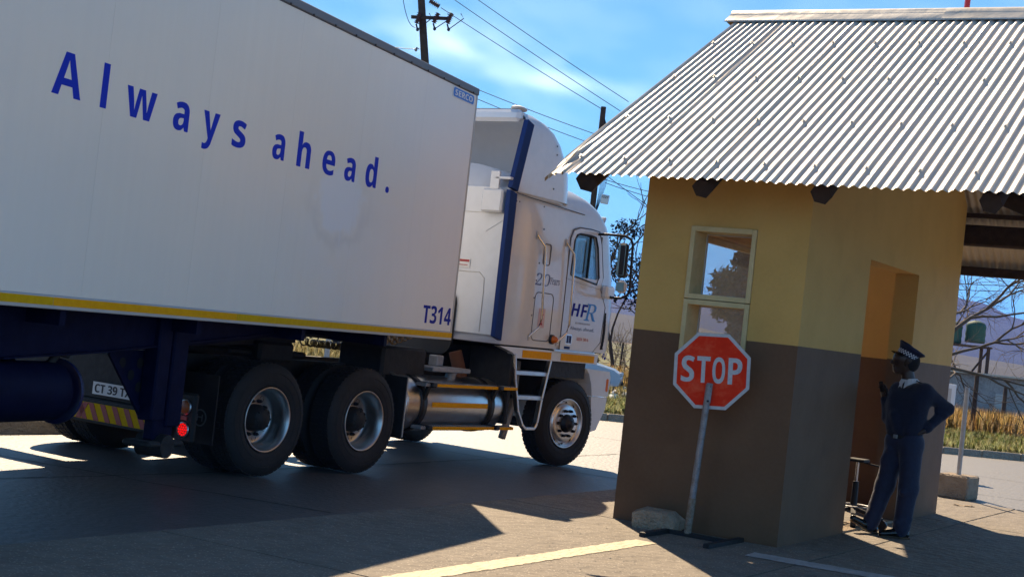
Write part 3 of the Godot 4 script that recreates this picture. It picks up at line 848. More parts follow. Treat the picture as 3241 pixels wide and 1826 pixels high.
	m = MB.new(); m.lathe(Transform3D(ax.basis, V(-5.66, 0.81, -0.42)), [Vector2(0.225, 0.03), Vector2(0.228, 0.02), Vector2(0.224, 0.0), Vector2(0.16, -0.012), Vector2(0.07, -0.018), Vector2(0.0, -0.02)], 40)
	part(tk, "end_cap", m, M("disc_blue", Color(0.004, 0.012, 0.07), 0.4))
	m = MB.new(); m.cyl(V(-5.645, 0.8, -0.42), V(-5.61, 0.8, -0.42), 0.03, 0.026, 12); part(tk, "drain_plug", m, mats["galvanised"])
	m = MB.new(); m.cyl(V(-5.8, 1.0, -0.4), V(-5.75, 1.08, -0.38), 0.03, 0.03, 8); m.cyl(V(-5.75, 1.08, -0.38), V(-5.66, 1.06, -0.36), 0.025, 0.02, 8); part(tk, "valve", m, mats["dirty_black"])
	for u in [-7.2]:
		m = MB.new(); m.box(V(u, 0.6, -0.65), V(0.06, 0.5, 0.46), 0.005); part(tk, "strap", m, mats["dirty_black"])
	# rear bogie, three axles
	for k in 3:
		for z in [0.0, W + 0.3]:
			wheel(t, V(-9.4 - k * 1.36, 0.515, z), 0.0, "plain", 1.0 if z == 0.0 else -1.0)
	m = MB.new()
	for k in 3: m.cyl(V(-9.4 - k * 1.36, 0.515, -0.2), V(-9.4 - k * 1.36, 0.515, -2.3), 0.07, 0.07, 10)
	part(t, "axles", m, mats["dirty_black"])
	m = MB.new(); m.box(V(-12.8, 0.6, -1.9), V(4.2, 0.4, 1.3)); part(t, "bogie", m, mats["dirty_black"])

# ---------------------------------------------------------------- wheels
var wheel_cache := {}
func wheel(parent: Node, at: Vector3, steer: float, kind: String, out: float, called := "wheel"):
	if not wheel_cache.has("tyre"):
		var m := MB.new()
		m.lathe(id(), [Vector2(0.285, -0.03), Vector2(0.30, -0.004), Vector2(0.33, 0.006), Vector2(0.39, 0.012), Vector2(0.44, 0.006), Vector2(0.475, -0.008), Vector2(0.493, -0.022), Vector2(0.505, -0.03), Vector2(0.507, -0.055)], 64)
		m.lathe(id(), [Vector2(0.507, -0.055), Vector2(0.507, -0.225)], 64)
		m.lathe(id(), [Vector2(0.507, -0.225), Vector2(0.505, -0.25), Vector2(0.49, -0.262), Vector2(0.44, -0.285), Vector2(0.36, -0.285), Vector2(0.30, -0.27), Vector2(0.285, -0.24), Vector2(0.285, -0.03)], 64)
		for rib in [[-0.03, -0.075], [-0.09, -0.135], [-0.145, -0.19], [-0.205, -0.25]]:
			for k in 56:
				var an := TAU * k / 56.0 + (0.03 if rib[0] < -0.1 else 0.0)
				var x := Transform3D(Basis(V(0, 0, 1), an), V(cos(an), sin(an), 0) * 0.508 + V(0, 0, (rib[0] + rib[1]) * 0.5))
				m.boxb(x, V(0.014, 0.042, rib[0] - rib[1]))
		for rr in [0.36, 0.43]:   # moulded rings on the sidewall
			m.lathe(id(), [Vector2(rr - 0.004, 0.008), Vector2(rr, 0.0145), Vector2(rr + 0.004, 0.008)], 64)
		wheel_cache["tyre"] = m.mesh()
		m = MB.new()
		m.lathe(id(), [Vector2(0.284, -0.03), Vector2(0.297, 0.004), Vector2(0.292, 0.009), Vector2(0.281, 0.004), Vector2(0.272, -0.02), Vector2(0.262, -0.032), Vector2(0.254, -0.075), Vector2(0.247, -0.13), Vector2(0.243, -0.165), Vector2(0.225, -0.186), Vector2(0.2, -0.19), Vector2(0.165, -0.182), Vector2(0.1, -0.18)], 64)
		wheel_cache["rim_drive"] = m.mesh()
		m = MB.new()
		m.lathe(id(), [Vector2(0.284, -0.03), Vector2(0.297, 0.004), Vector2(0.292, 0.010), Vector2(0.282, 0.006), Vector2(0.270, -0.028), Vector2(0.255, -0.045), Vector2(0.245, -0.045), Vector2(0.232, -0.018), Vector2(0.21, 0.0), Vector2(0.18, 0.008), Vector2(0.09, 0.008)], 64)
		wheel_cache["rim_steer"] = m.mesh()
		m = MB.new()
		m.lathe(id(), [Vector2(0.125, -0.185), Vector2(0.125, -0.13), Vector2(0.11, -0.11), Vector2(0.105, -0.07), Vector2(0.095, -0.055), Vector2(0.0, -0.015)], 24)
		for k in 8: m.cyl(V(cos(k * TAU / 8), sin(k * TAU / 8), 0) * 0.095 + V(0, 0, -0.065), V(cos(k * TAU / 8), sin(k * TAU / 8), 0) * 0.08 + V(0, 0, -0.045), 0.012, 0.012, 6)
		wheel_cache["hub_drive"] = m.mesh()
		m = MB.new()
		m.lathe(id(), [Vector2(0.108, 0.0), Vector2(0.108, 0.02), Vector2(0.095, 0.03), Vector2(0.088, 0.06), Vector2(0.07, 0.075), Vector2(0.045, 0.08), Vector2(0.04, 0.1), Vector2(0.0, 0.102)], 24)
		wheel_cache["hub_steer"] = m.mesh()
		m = MB.new(); m.cyl(V(0, 0, 0), V(0, 0, 0.03), 0.02, 0.018, 6); m.cyl(V(0, 0, 0.03), V(0, 0, 0.045), 0.012, 0.01, 6); wheel_cache["nut"] = m.mesh()
		m = MB.new(); m.lathe(id(), [Vector2(0.028, 0.0015), Vector2(0.024, 0.002), Vector2(0.022, -0.004), Vector2(0.0, -0.004)], 16); wheel_cache["hole"] = m.mesh()
	var w := part(parent, called, wheel_cache["tyre"], mats["rubber"])
	w.transform = Transform3D(Basis(UP, steer) if out > 0 else Basis(UP, PI), at)
	if kind == "inner":
		return
	if kind == "drive" or kind == "plain":
		part(w, "rim", wheel_cache["rim_drive"], mats["alloy_rim"]); part(w, "hub", wheel_cache["hub_drive"], mats["dirty_black"])
		if kind == "drive":
			for k in 8:
				var an := k * TAU / 8 + 0.25
				var o := part(w, "hand_hole", wheel_cache["hole"], mats["hole_black"]); o.position = V(cos(an) * 0.196, sin(an) * 0.196, -0.1885)
			for k in 10:
				var an := k * TAU / 10
				var o := part(w, "wheel_nut", wheel_cache["nut"], mats["dirty_black"]); o.position = V(cos(an) * 0.157, sin(an) * 0.157, -0.181)
	else:
		part(w, "rim", wheel_cache["rim_steer"], M("polished_alloy", Color(0.7, 0.7, 0.7), 0.33, 1.0)); part(w, "hub", wheel_cache["hub_steer"], mats["black"])
		for k in 10:
			var an := k * TAU / 10
			var o := part(w, "wheel_nut", wheel_cache["nut"], mats["dirty_black"]); o.position = V(cos(an) * 0.153, sin(an) * 0.153, 0.008)
			if true:
				var q := part(w, "hand_hole", wheel_cache["hole"], mats["hole_black"]); q.position = V(cos(an + 0.31) * 0.24, sin(an + 0.31) * 0.24, -0.03); q.scale = V(0.62, 0.62, 1)

# ---------------------------------------------------------------- tractor unit
func cab_ring(y: float, xr: float, xf: float, zin: float, rf: float, open := false) -> PackedVector3Array:
	var o := PackedVector3Array()
	var zn := -zin; var zf := -2.5 + zin
	var lim := xf - rf - 0.02
	var a: float = min(4.9, lim - 0.1); var b: float = min(5.62, lim)
	o.append(V(xr, y, zn)); o.append(V(lerp(xr, a, 0.5), y, zn)); o.append(V(a, y, zn)); o.append(V(b, y, zn))
	for i in 7:
		var an := PI / 2 * (1.0 - i / 6.0)
		o.append(V(xf - rf + cos(an) * rf, y, zn - rf + sin(an) * rf))
	for i in 7:
		var an := -PI / 2 * (i / 6.0)
		o.append(V(xf - rf + cos(an) * rf, y, zf + rf + sin(an) * rf))
	o.append(V(b, y, zf)); o.append(V(a, y, zf)); o.append(V(lerp(xr, a, 0.5), y, zf)); o.append(V(xr, y, zf))
	return o

func make_tractor():
	var t := thing("truck_tractor", "white cab-over truck with tall roof fairing pulling the trailer", "truck", TRK)
	var wh: Material = mats["truck_white"]
	# ---- cab shell, lofted through level sections; side windows and windscreen left open
	var S := [[1.39, 6.2, 0.012, 0.3], [1.45, 6.22, 0.0, 0.3], [1.9, 6.22, 0.0, 0.3], [2.27, 6.15, 0.0, 0.3], [2.80, 6.0, 0.012, 0.3], [2.92, 5.95, 0.03, 0.3], [3.02, 5.88, 0.055, 0.3], [3.12, 5.78, 0.09, 0.32], [3.21, 5.66, 0.15, 0.36], [3.28, 5.5, 0.24, 0.4], [3.34, 5.25, 0.38, 0.42], [3.38, 4.95, 0.56, 0.4], [3.395, 4.6, 0.8, 0.3]]
	var m := MB.new()
	var rings := []
	for s in S: rings.append(cab_ring(s[0], 3.62, s[1], s[2], s[3]))
	m.smooth()
	for i in rings.size() - 1:
		var r0: PackedVector3Array = rings[i]; var r1: PackedVector3Array = rings[i + 1]
		for k in r0.size():
			var j := (k + 1) % r0.size()
			if i == 3 and (k == 2 or k == 18 or k == 10): continue
			m.q(r0[k], r0[j], r1[j], r1[k])
	m.flat(); m.fan(rings[-1], V(4.2, 3.40, -1.25))
	part(t, "cab", m, wh, "white cab body")
	m = MB.new(); m.box(V(3.64, 1.38, -2.46), V(2.3, 0.02, 2.42)); part(t, "cab_floor", m, mats["black"])
	# cab rear wall, recessed between the side extenders
	m = MB.new(); m.box(V(3.585, 1.47, -2.44), V(0.03, 1.66, 2.38), 0.01); var rw := part(t, "rear_wall", m, mats["truck_white"], "grey white cab rear wall")
	m = MB.new(); m.tube(PackedVector3Array([V(3.582, 2.16, -0.9), V(3.582, 2.16, -0.36), V(3.582, 2.1, -0.29), V(3.582, 1.95, -0.28), V(3.582, 1.5, -0.28)]), 0.004, 6); part(rw, "panel_seam", m, mats["pale_rail"])
	m = MB.new(); m.box(V(3.578, 2.83, -2.4), V(0.006, 0.006, 2.3)); part(rw, "panel_seam", m, mats["pale_rail"])
	m = MB.new(); m.box(V(3.576, 2.2, -0.72), V(0.004, 0.1, 0.22)); var st := part(rw, "warning_sticker", m, mats["white"])
	m = MB.new(); m.box(V(3.574, 2.265, -0.71), V(0.003, 0.025, 0.2)); m.box(V(3.574, 2.225, -0.71), V(0.003, 0.008, 0.18)); part(st, "print", m, mats["sticker_red"])
	m = MB.new(); m.box(V(3.45, 2.83, -0.36), V(0.14, 0.26, 0.28), 0.02); m.box(V(3.46, 3.09, -0.27), V(0.03, 0.2, 0.12), 0.005); m.box(V(3.46, 3.2, -0.2), V(0.16, 0.03, 0.2), 0.005); part(rw, "air_intake", m, mats["truck_white"])
	m = MB.new(); m.prism(PackedVector2Array([Vector2(-0.36, 2.82), Vector2(-0.34, 2.62), Vector2(-0.08, 2.78), Vector2(-0.08, 2.82)]), Transform3D(Basis(V(0, 0, 1), UP, V(-1, 0, 0)), V(3.583, 0, 0)), 0.006); part(rw, "bracket", m, mats["truck_white"])
	m = MB.new(); m.prism(rect_xy(-1.6, 1.2, -0.62, 1.95, 0.16), Transform3D(Basis(V(0, 0, 1), UP, V(-1, 0, 0)), V(3.582, 0, 0)), 0.03); part(t, "bulkhead_cover", m, mats["black"])
	# ---- roof fairing: open shell with a dark lining
	var Fr := [[3.09, 3.62, 4.98, 0.015, 0.36], [3.4, 3.68, 4.94, 0.02, 0.36], [3.56, 3.71, 4.88, 0.035, 0.36], [3.74, 3.75, 4.77, 0.06, 0.36], [3.86, 3.78, 4.65, 0.085, 0.36], [3.94, 3.8, 4.5, 0.12, 0.36], [4.0, 3.8, 4.3, 0.18, 0.34], [4.035, 3.8, 4.12, 0.3, 0.2]]
	for lay in 2:
		m = MB.new(); rings = []
		for s in Fr: rings.append(cab_ring(s[0] - 0.02 * lay, s[1] + 0.02 * lay, s[2] - 0.035 * lay, s[3] + 0.03 * lay, s[4] - 0.02 * lay))
		m.smooth()
		for i in rings.size() - 1: m.skin(rings[i], rings[i + 1], false)
		var top := PackedVector3Array()
		for p in rings[-1]: top.append(V(3.8, p.y + 0.008, p.z))
		m.skin(rings[-1], top, false)
		if lay == 0: part(t, "roof_fairing", m, wh, "tall white roof fairing")
		else: part(t, "fairing_lining", m, mats["truck_white"], "hollow inside of the roof fairing")
	m = MB.new(); m.box(V(3.7, 3.885, -2.36), V(0.12, 0.14, 2.22), 0.04); part(t, "fairing_top_rim", m, wh)
	m = MB.new(); m.ball(V(3.86, 4.05, -0.26), V(0.13, 0.035, 0.08), 14, 8); part(t, "roof_marker", m, mats["pale_rail"])
	# blue rubber edges
	m = MB.new(); m.prism(PackedVector2Array([Vector2(3.49, 3.12), Vector2(3.62, 3.09), Vector2(3.8, 3.86), Vector2(3.67, 3.9)]), id(V(0, 0, -0.05)), 0.06); part(t, "fairing_edge", m, mats["trim_blue"], "blue rear edge of the roof fairing")
	m = MB.new(); m.prism(PackedVector2Array([Vector2(3.49, 3.12), Vector2(3.62, 3.09), Vector2(3.8, 3.86), Vector2(3.67, 3.9)]), id(V(0, 0, -2.5)), 0.05)
	part(t, "fairing_edge", m, mats["trim_blue"])
	m = MB.new(); m.prism(PackedVector2Array([Vector2(3.48, 1.47), Vector2(3.62, 1.43), Vector2(3.62, 3.06), Vector2(3.48, 3.09)]), id(V(0, 0, -0.05)), 0.056); part(t, "side_extender", m, mats["trim_blue"], "blue rear edge of the cab side")
	m = MB.new(); m.prism(PackedVector2Array([Vector2(3.48, 1.47), Vector2(3.62, 1.43), Vector2(3.62, 3.06), Vector2(3.48, 3.09)]), id(V(0, 0, -2.51)), 0.06)
	part(t, "side_extender", m, mats["trim_blue"])
	# seams and bolts
	m = MB.new()
	m.tube(PackedVector3Array([V(3.62, 3.075, -0.006), V(4.0, 3.06, -0.028), V(5.2, 3.02, -0.052)]), 0.006, 6)
	part(t, "roof_seam", m, mats["grey_rail"])
	var bm := MB.new(); bm.cyl(V(0, 0, 0), V(0, 0, 0.006), 0.011, 0.009, 8); var bolt := bm.mesh()
	for p in [[4.28, 3.0], [4.25, 2.74], [4.23, 2.35], [4.21, 2.15], [4.2, 1.95], [4.19, 1.75], [3.7, 2.99], [3.76, 2.99]]:
		part(t, "bolt", bolt, mats["grey_rail"]).position = V(p[0], p[1], 0.0 - 0.05 * float(p[1] > 2.9))
	for p in [[4.42, 3.72, -0.05], [4.42, 3.62, -0.04], [4.4, 3.45, -0.02], [4.38, 3.22, -0.012]]:
		part(t, "bolt", bolt, mats["grey_rail"]).position = V(p[0], p[1], p[2])
	# ---- door with window frame, both sides
	for sd in 2:
		var Z := 0.0 if sd == 0 else -2.5; var sg := 1.0 if sd == 0 else -1.0
		var x := Transform3D(Basis(V(1, 0, 0), UP, V(0, 0, sg)), V(0, 0, Z))
		var outer := [Vector2(4.86, 2.22), Vector2(5.66, 2.15), Vector2(5.7, 2.3), Vector2(5.58, 2.7), Vector2(5.5, 2.84), Vector2(5.3, 2.85), Vector2(5.05, 2.84), Vector2(4.92, 2.8), Vector2(4.87, 2.7)]
		var inner := [Vector2(4.93, 2.28), Vector2(5.56, 2.215), Vector2(5.6, 2.3), Vector2(5.5, 2.66), Vector2(5.43, 2.775), Vector2(5.3, 2.785), Vector2(5.06, 2.78), Vector2(4.98, 2.755), Vector2(4.945, 2.69)]
		m = MB.new(); m.flat()
		for k in outer.size():
			var j: int = (k + 1) % outer.size()
			var zo := 0.006
			m.q(x * V(outer[k].x, outer[k].y, zo), x * V(outer[j].x, outer[j].y, zo), x * V(inner[j].x, inner[j].y, zo), x * V(inner[k].x, inner[k].y, zo))
			m.q(x * V(inner[k].x, inner[k].y, zo), x * V(inner[j].x, inner[j].y, zo), x * V(inner[j].x, inner[j].y, -0.04), x * V(inner[k].x, inner[k].y, -0.04))
			m.q(x * V(outer[j].x, outer[j].y, zo), x * V(outer[k].x, outer[k].y, zo), x * V(outer[k].x, outer[k].y, -0.03), x * V(outer[j].x, outer[j].y, -0.03))
		var low := PackedVector2Array([Vector2(4.87, 1.385), Vector2(5.62, 1.385), Vector2(5.79, 1.52), Vector2(5.82, 1.95), Vector2(5.79, 2.13), Vector2(5.66, 2.148), Vector2(4.86, 2.218)])
		m.prism(low, x * id(V(0, 0, -0.02)), 0.026)
		var dr := part(t, "door", m, wh, "white cab door" if sd == 0 else "")
		var ip := PackedVector2Array(inner)
		m = MB.new(); m.prism(ip, x * id(V(0, 0, -0.03)), 0.006); part(dr, "window_glass", m, mats["glass_tint"])
		m = MB.new(); m.tube(PackedVector3Array(inner.map(func(p): return x * V(p.x, p.y, 0.006)) + [x * V(inner[0].x, inner[0].y, 0.006)]), 0.011, 6); m.beam(x * V(5.36, 2.235, -0.02), x * V(5.36, 2.78, -0.02), 0.02, 0.02); part(dr, "window_seal", m, mats["black"])
		m = MB.new(); m.tube(PackedVector3Array(outer.map(func(p): return x * V(p.x + (0.012 if p.x > 5.2 else -0.012), p.y + 0.012, 0.0)) + [x * V(4.86, 1.38, 0.004), x * V(5.62, 1.38, 0.004), x * V(5.8, 1.52, 0.004), x * V(5.83, 1.95, 0.004), x * V(5.68, 2.15, 0.004)]), 0.007, 6); part(dr, "door_seal", m, mats["grey_rail"])
		m = MB.new(); m.box(V(5.68, 2.06, Z + (0.004 if sd == 0 else -0.1)), V(0.2, 0.16, 0.096), 0.025); part(dr, "mirror_bracket", m, wh)
		# mirror frame and two mirrors
		var zz := 0.36
		m = MB.new(); m.tube(PackedVector3Array([x * V(5.48, 2.82, 0.0), x * V(5.52, 2.83, 0.1), x * V(5.62, 2.83, 0.3), x * V(5.66, 2.8, zz), x * V(5.68, 2.74, zz + 0.02), x * V(5.72, 2.2, zz + 0.02), x * V(5.72, 2.13, zz), x * V(5.74, 2.085, 0.26), x * V(5.76, 2.08, 0.12), x * V(5.76, 2.1, 0.06)]), 0.016, 8)
		var ar := part(t, "mirror_arm", m, mats["black"])
		m = MB.new(); m.boxb(x * Transform3D(Basis(UP, 0.25), V(5.67, 2.54, zz - 0.09)), V(0.09, 0.42, 0.12), 0.03); var mh := part(ar, "mirror", m, mats["black"])
		m = MB.new(); m.boxb(x * Transform3D(Basis(UP, 0.25), V(5.634, 2.54, zz - 0.09)), V(0.02, 0.37, 0.095)); part(mh, "mirror_glass", m, M("mirror_glass", Color(0.2, 0.28, 0.29), 0.05, 1.0))
		m = MB.new(); m.boxb(x * Transform3D(Basis(UP, 0.25), V(5.71, 2.22, zz - 0.09)), V(0.08, 0.15, 0.13), 0.035); mh = part(ar, "mirror", m, wh)
		m = MB.new(); m.boxb(x * Transform3D(Basis(UP, 0.25), V(5.668, 2.22, zz - 0.09)), V(0.006, 0.11, 0.1)); part(mh, "mirror_glass", m, M("mirror_glass", Color(0.2, 0.28, 0.29), 0.05, 1.0))
		# grab rails in shallow backing channels
		for g in [[4.12, 2.66, 4.17, 1.5], [4.77, 2.64, 4.79, 1.47]]:
			m = MB.new(); m.tube(PackedVector3Array([x * V(g[0], g[1], 0.006), x * V(g[0] + 0.02, g[1] - 0.03, 0.02), x * V(g[0] + 0.09, g[1] - 0.12, 0.07), x * V(g[0] + 0.105, g[1] - 0.2, 0.075), x * V(g[2] + 0.12, g[3] + 0.22, 0.075), x * V(g[2] + 0.1, g[3] + 0.12, 0.06), x * V(g[2] + 0.02, g[3] + 0.03, 0.015), x * V(g[2], g[3], 0.006)]), 0.014, 8)
			var gr := part(t, "grab_rail", m, mats["chrome"])
			m = MB.new(); m.boxb(x * id(V(g[0], g[1], 0.004)), V(0.035, 0.09, 0.008), 0.003); m.boxb(x * id(V(g[2], g[3], 0.004)), V(0.035, 0.08, 0.008), 0.003); part(gr, "rail_foot", m, mats["pale_rail"])
	# locker door, vent outline, fire decal, amber lamp, logo
	m = MB.new(); m.tube(outline(rect_xy(4.22, 1.47, 4.62, 2.02, 0.07, 5), 0.001, 0.006), 0.006, 6); part(t, "locker_seam", m, mats["grey_rail"])
	m = MB.new(); m.tube(outline(rect_xy(4.31, 2.34, 4.45, 2.58, 0.03, 4), 0.001, 0.006), 0.007, 6); part(t, "vent_seam", m, mats["grey_rail"])
	m = MB.new(); m.box(V(4.33, 1.62, 0.001), V(0.14, 0.22, 0.002)); var fd := part(t, "extinguisher_decal", m, M("pinkish", Color(0.62, 0.42, 0.42), 0.5))
	m = MB.new(); m.box(V(4.39, 1.66, 0.0035), V(0.025, 0.1, 0.002)); m.box(V(4.375, 1.76, 0.0035), V(0.06, 0.02, 0.002)); m.box(V(4.38, 1.65, 0.0035), V(0.05, 0.02, 0.002)); part(fd, "print", m, mats["sticker_red"])
	m = MB.new(); m.lathe(id(V(4.66, 1.5, 0.0)), [Vector2(0.055, 0.0), Vector2(0.055, 0.03), Vector2(0.045, 0.035)], 20); var lampb := part(t, "side_lamp", m, mats["black"])
	m = MB.new(); m.lathe(id(V(4.66, 1.5, 0.0)), [Vector2(0.045, 0.034), Vector2(0.036, 0.07), Vector2(0.02, 0.09), Vector2(0.0, 0.094)], 20); part(lampb, "lens", m, mats["amber"])
	lettering(t, "logo_letters", "HF", 5.05, 5.40, 1.80, 1.955, 0.007, mats["logo_blue"], true, 0.002, 0.22)
	lettering(t, "logo_script", "R", 5.37, 5.64, 1.765, 1.97, 0.010, mats["logo_cyan"], false, 0.002, 0.3, "Droid Serif")
	lettering(t, "logo_caption", "REFRIGERATED", 5.16, 5.5, 1.713, 1.733, 0.007, M("caption_grey", Color(0.2, 0.22, 0.28), 0.5), false)
	lettering(t, "door_slogan", "Always ahead.", 5.05, 5.62, 1.625, 1.68, 0.007, M("slogan_grey", Color(0.08, 0.12, 0.22), 0.5), false)
	lettering(t, "anniversary_number", "20", 4.2, 4.5, 2.1, 2.24, 0.001, M("pale_navy", Color(0.1, 0.13, 0.26), 0.5), false, 0.002, 0.15, "Droid Serif")
	lettering(t, "anniversary_word", "Years", 4.5, 4.72, 2.13, 2.21, 0.001, M("pale_navy", Color(0.1, 0.13, 0.26), 0.5), false, 0.002, 0.25, "Droid Serif")
	m = MB.new(); m.prism(rect_xy(4.98, 1.46, 5.12, 1.58, 0.02), id(V(0, 0, 0.006)), 0.002); var ds := part(t, "door_sticker", m, mats["chrome"])
	m = MB.new(); m.box(V(5.0, 1.475, 0.0085), V(0.04, 0.09, 0.002)); m.box(V(5.055, 1.475, 0.0085), V(0.045, 0.09, 0.002)); part(ds, "print", m, mats["trim_blue"])
	m = MB.new(); m.box(V(5.22, 1.51, 0.0065), V(0.3, 0.05, 0.002)); var ds2 := part(t, "door_sticker", m, mats["white"])
	lettering(ds2, "print", "GSX 50-L", 5.23, 5.51, 1.516, 1.554, 0.009, mats["sticker_red"])
	m = MB.new(); m.box(V(4.96, 1.405, 0.0065), V(0.13, 0.03, 0.002)); part(t, "door_sticker", m, mats["trim_blue"])
	# grille slot on the corner and number down the front corner
	m = MB.new()
	for k in 10:
		var yy := 1.46 + k * 0.045
		var bxx: float = 5.86 + 0.02 * sin(k * 0.35)
		m.boxb(Transform3D(Basis(UP, 0.12), V(bxx, yy, -0.012)), V(0.075, 0.047, 0.03))
	part(t, "corner_grille", m, mats["hole_black"])
	var dig := "132485"
	for k in 6:
		var o := lettering(t, "corner_digit", dig[k], -0.045, 0.045, -0.055, 0.055, 0.0, mats["logo_blue"])
		var an := 0.62
		o.transform = Transform3D(Basis(UP, PI / 2 - an) , V(5.92 + cos(an) * 0.304 , 1.93 - k * 0.115, -0.3 + sin(an) * 0.304)) * Transform3D(Basis(V(0, 0, 1), -PI / 2), Vector3.ZERO) * o.transform
	# sun visor
	m = MB.new(); m.boxb(Transform3D(Basis(V(0, 0, 1), -0.5), V(5.72, 2.97, -1.25)), V(0.04, 0.2, 2.36), 0.018); part(t, "sun_visor", m, wh)
	# valance with reflectors under the doors
	m = MB.new(); m.prism(PackedVector2Array([Vector2(3.62, 1.37), Vector2(3.9, 1.31), Vector2(4.0, 1.25), Vector2(5.8, 1.25), Vector2(5.82, 1.37)]), id(V(0, 0, -0.09)), 0.08); part(t, "valance", m, wh)
	for s in [[4.1, 4.72], [4.94, 5.72]]:
		m = MB.new(); m.box(V(s[0], 1.262, -0.009), V(s[1] - s[0], 0.085, 0.004)); part(t, "reflector", m, mats["reflector_yellow"])
	m = MB.new(); m.box(V(4.72, 1.365, -0.05), V(0.95, 0.025, 0.075), 0.005); part(t, "tread_plate", m, mats["aluminium"])
	# climbing step frame
	m = MB.new()
	var outp := [V(3.96, 1.3, -0.03), V(4.02, 1.0, -0.03), V(4.14, 0.66, -0.03), V(4.26, 0.5, -0.03), V(4.33, 0.455, -0.03), V(4.53, 0.455, -0.03), V(4.575, 0.52, -0.03), V(4.62, 0.8, -0.03), V(4.73, 1.25, -0.03)]
	for k in outp.size() - 1: m.beam(outp[k], outp[k + 1], 0.035, 0.06, 0.006, V(0, 0, 1))
	var ld := part(t, "step_frame", m, mats["aluminium"])
	for s in [[1.06, 4.02, 4.68], [0.78, 4.12, 4.62]]:
		m = MB.new(); m.box(V(s[1], s[0], -0.16), V(s[2] - s[1], 0.055, 0.14), 0.008); part(ld, "step", m, mats["aluminium"])
	m = MB.new(); m.box(V(3.93, 0.5, -0.6), V(0.06, 0.84, 0.56), 0.01); part(t, "splash_board", m, mats["dirty_black"])
	# bumper corner and front bumper
	m = MB.new()
	m.prism(PackedVector2Array([Vector2(5.58, 1.19), Vector2(6.16, 1.17), Vector2(6.2, 1.1), Vector2(6.18, 0.86), Vector2(5.78, 0.86), Vector2(5.74, 1.0), Vector2(5.66, 1.13)]), id(V(0, 0, -2.48)), 2.46)
	m.prism(PackedVector2Array([Vector2(5.785, 0.85), Vector2(6.18, 0.85), Vector2(6.16, 0.7), Vector2(5.98, 0.44), Vector2(5.86, 0.42), Vector2(5.83, 0.6)]), id(V(0, 0, -2.47)), 2.44)
	part(t, "bumper", m, wh, "white front bumper")
	m = MB.new(); m.boxb(Transform3D(Basis(UP, 0.5), V(6.13, 1.0, -0.07)), V(0.1, 0.2, 0.12), 0.03); part(t, "indicator_lamp", m, mats["amber"])
	# front wheel arch, engine, chassis
	m = MB.new(); m.box(V(4.7, 1.06, -2.45), V(0.9, 0.2, 2.4)); m.box(V(4.1, 0.75, -1.9), V(1.6, 0.62, 1.3), 0.05); m.box(V(3.4, 0.72, -1.6), V(0.8, 0.5, 0.7), 0.08); part(t, "engine", m, mats["dirty_black"])
	m = MB.new()
	for z in [-0.86, -1.72]: m.box(V(-0.9, 0.76, z), V(6.7, 0.27, 0.08))
	for xx in [-0.85, 0.65, 2.0, 3.2]: m.box(V(xx, 0.8, -1.66), V(0.1, 0.18, 0.82))
	part(t, "chassis", m, mats["dirty_black"])
	m = MB.new()
	for xx in [0.0, 1.38]:
		m.cyl(V(xx, 0.515, -0.3), V(xx, 0.515, -2.2), 0.08, 0.08, 10); m.ball(V(xx, 0.53, -1.25), V(0.22, 0.22, 0.2)); m.box(V(xx - 0.45, 0.6, -1.0), V(0.9, 0.1, 0.09)); m.box(V(xx - 0.45, 0.6, -1.6), V(0.9, 0.1, 0.09))
	m.cyl(V(5.22, 0.46, -0.35), V(5.22, 0.46, -2.15), 0.06, 0.06, 10)
	part(t, "axles", m, mats["dirty_black"])
	m = MB.new(); m.box(V(0.2, 1.05, -1.75), V(1.1, 0.06, 1.0), 0.02); m.box(V(0.5, 1.0, -1.85), V(0.5, 0.2, 1.2), 0.03); m.prism(PackedVector2Array([Vector2(-0.3, 1.1), Vector2(0.3, 1.27), Vector2(1.1, 1.29), Vector2(1.1, 1.2)]), id(V(0, 0, -1.75)), 1.0); part(t, "fifth_wheel", m, mats["dirty_black"])
	m = MB.new(); m.box(V(1.95, 0.9, -0.9), V(0.75, 0.36, 0.6), 0.03); part(t, "battery_box", m, mats["dirty_black"])
	m = MB.new(); m.box(V(2.7, 1.03, -0.5), V(0.7, 0.05, 0.3), 0.01); m.box(V(3.0, 1.08, -0.5), V(0.12, 0.12, 0.12), 0.01); part(t, "catwalk", m, mats["galvanised"])
	m = MB.new()
	for k in 3: m.tube(spring_path(V(3.55, 1.5, -0.9 - k * 0.12), V(1.7, 1.2, -1.0 - k * 0.1), 0.035, 22), 0.008, 5)
	part(t, "air_lines", m, M("cable_ochre", Color(0.12, 0.07, 0.02), 0.5))
	m = MB.new(); m.tube(PackedVector3Array([V(3.55, 1.25, -0.55), V(3.6, 1.05, -0.5), V(3.66, 0.85, -0.48), V(3.66, 0.6, -0.5)]), 0.075, 12); part(t, "exhaust", m, M("rust", Color(0.12, 0.045, 0.02), 0.8))
	m = MB.new(); m.tube(PackedVector3Array([V(4.62, 1.2, -0.4), V(4.55, 0.7, -0.36), V(4.4, 0.3, -0.36)]), 0.045, 10); part(t, "pipe", m, mats["galvanised"])
	m = MB.new(); m.cyl(V(1.92, 0.42, -0.32), V(2.35, 0.38, -0.3), 0.07, 0.07, 14); part(t, "tail_pipe", m, mats["dirty_black"])
	# ---- fuel tank
	var fx := Transform3D(Basis(V(0, 0, -1), UP, V(1, 0, 0)), V(2.12, 0.685, -0.36))
	m = MB.new(); m.lathe(fx, [Vector2(0.0, -0.045), Vector2(0.15, -0.035), Vector2(0.27, 0.0), Vector2(0.292, 0.025), Vector2(0.296, 0.05), Vector2(0.296, 1.78), Vector2(0.29, 1.81), Vector2(0.26, 1.835), Vector2(0.0, 1.85)], 48)
	var ft := part(t, "fuel_tank", m, mats["aluminium"], "polished cylindrical fuel tank")
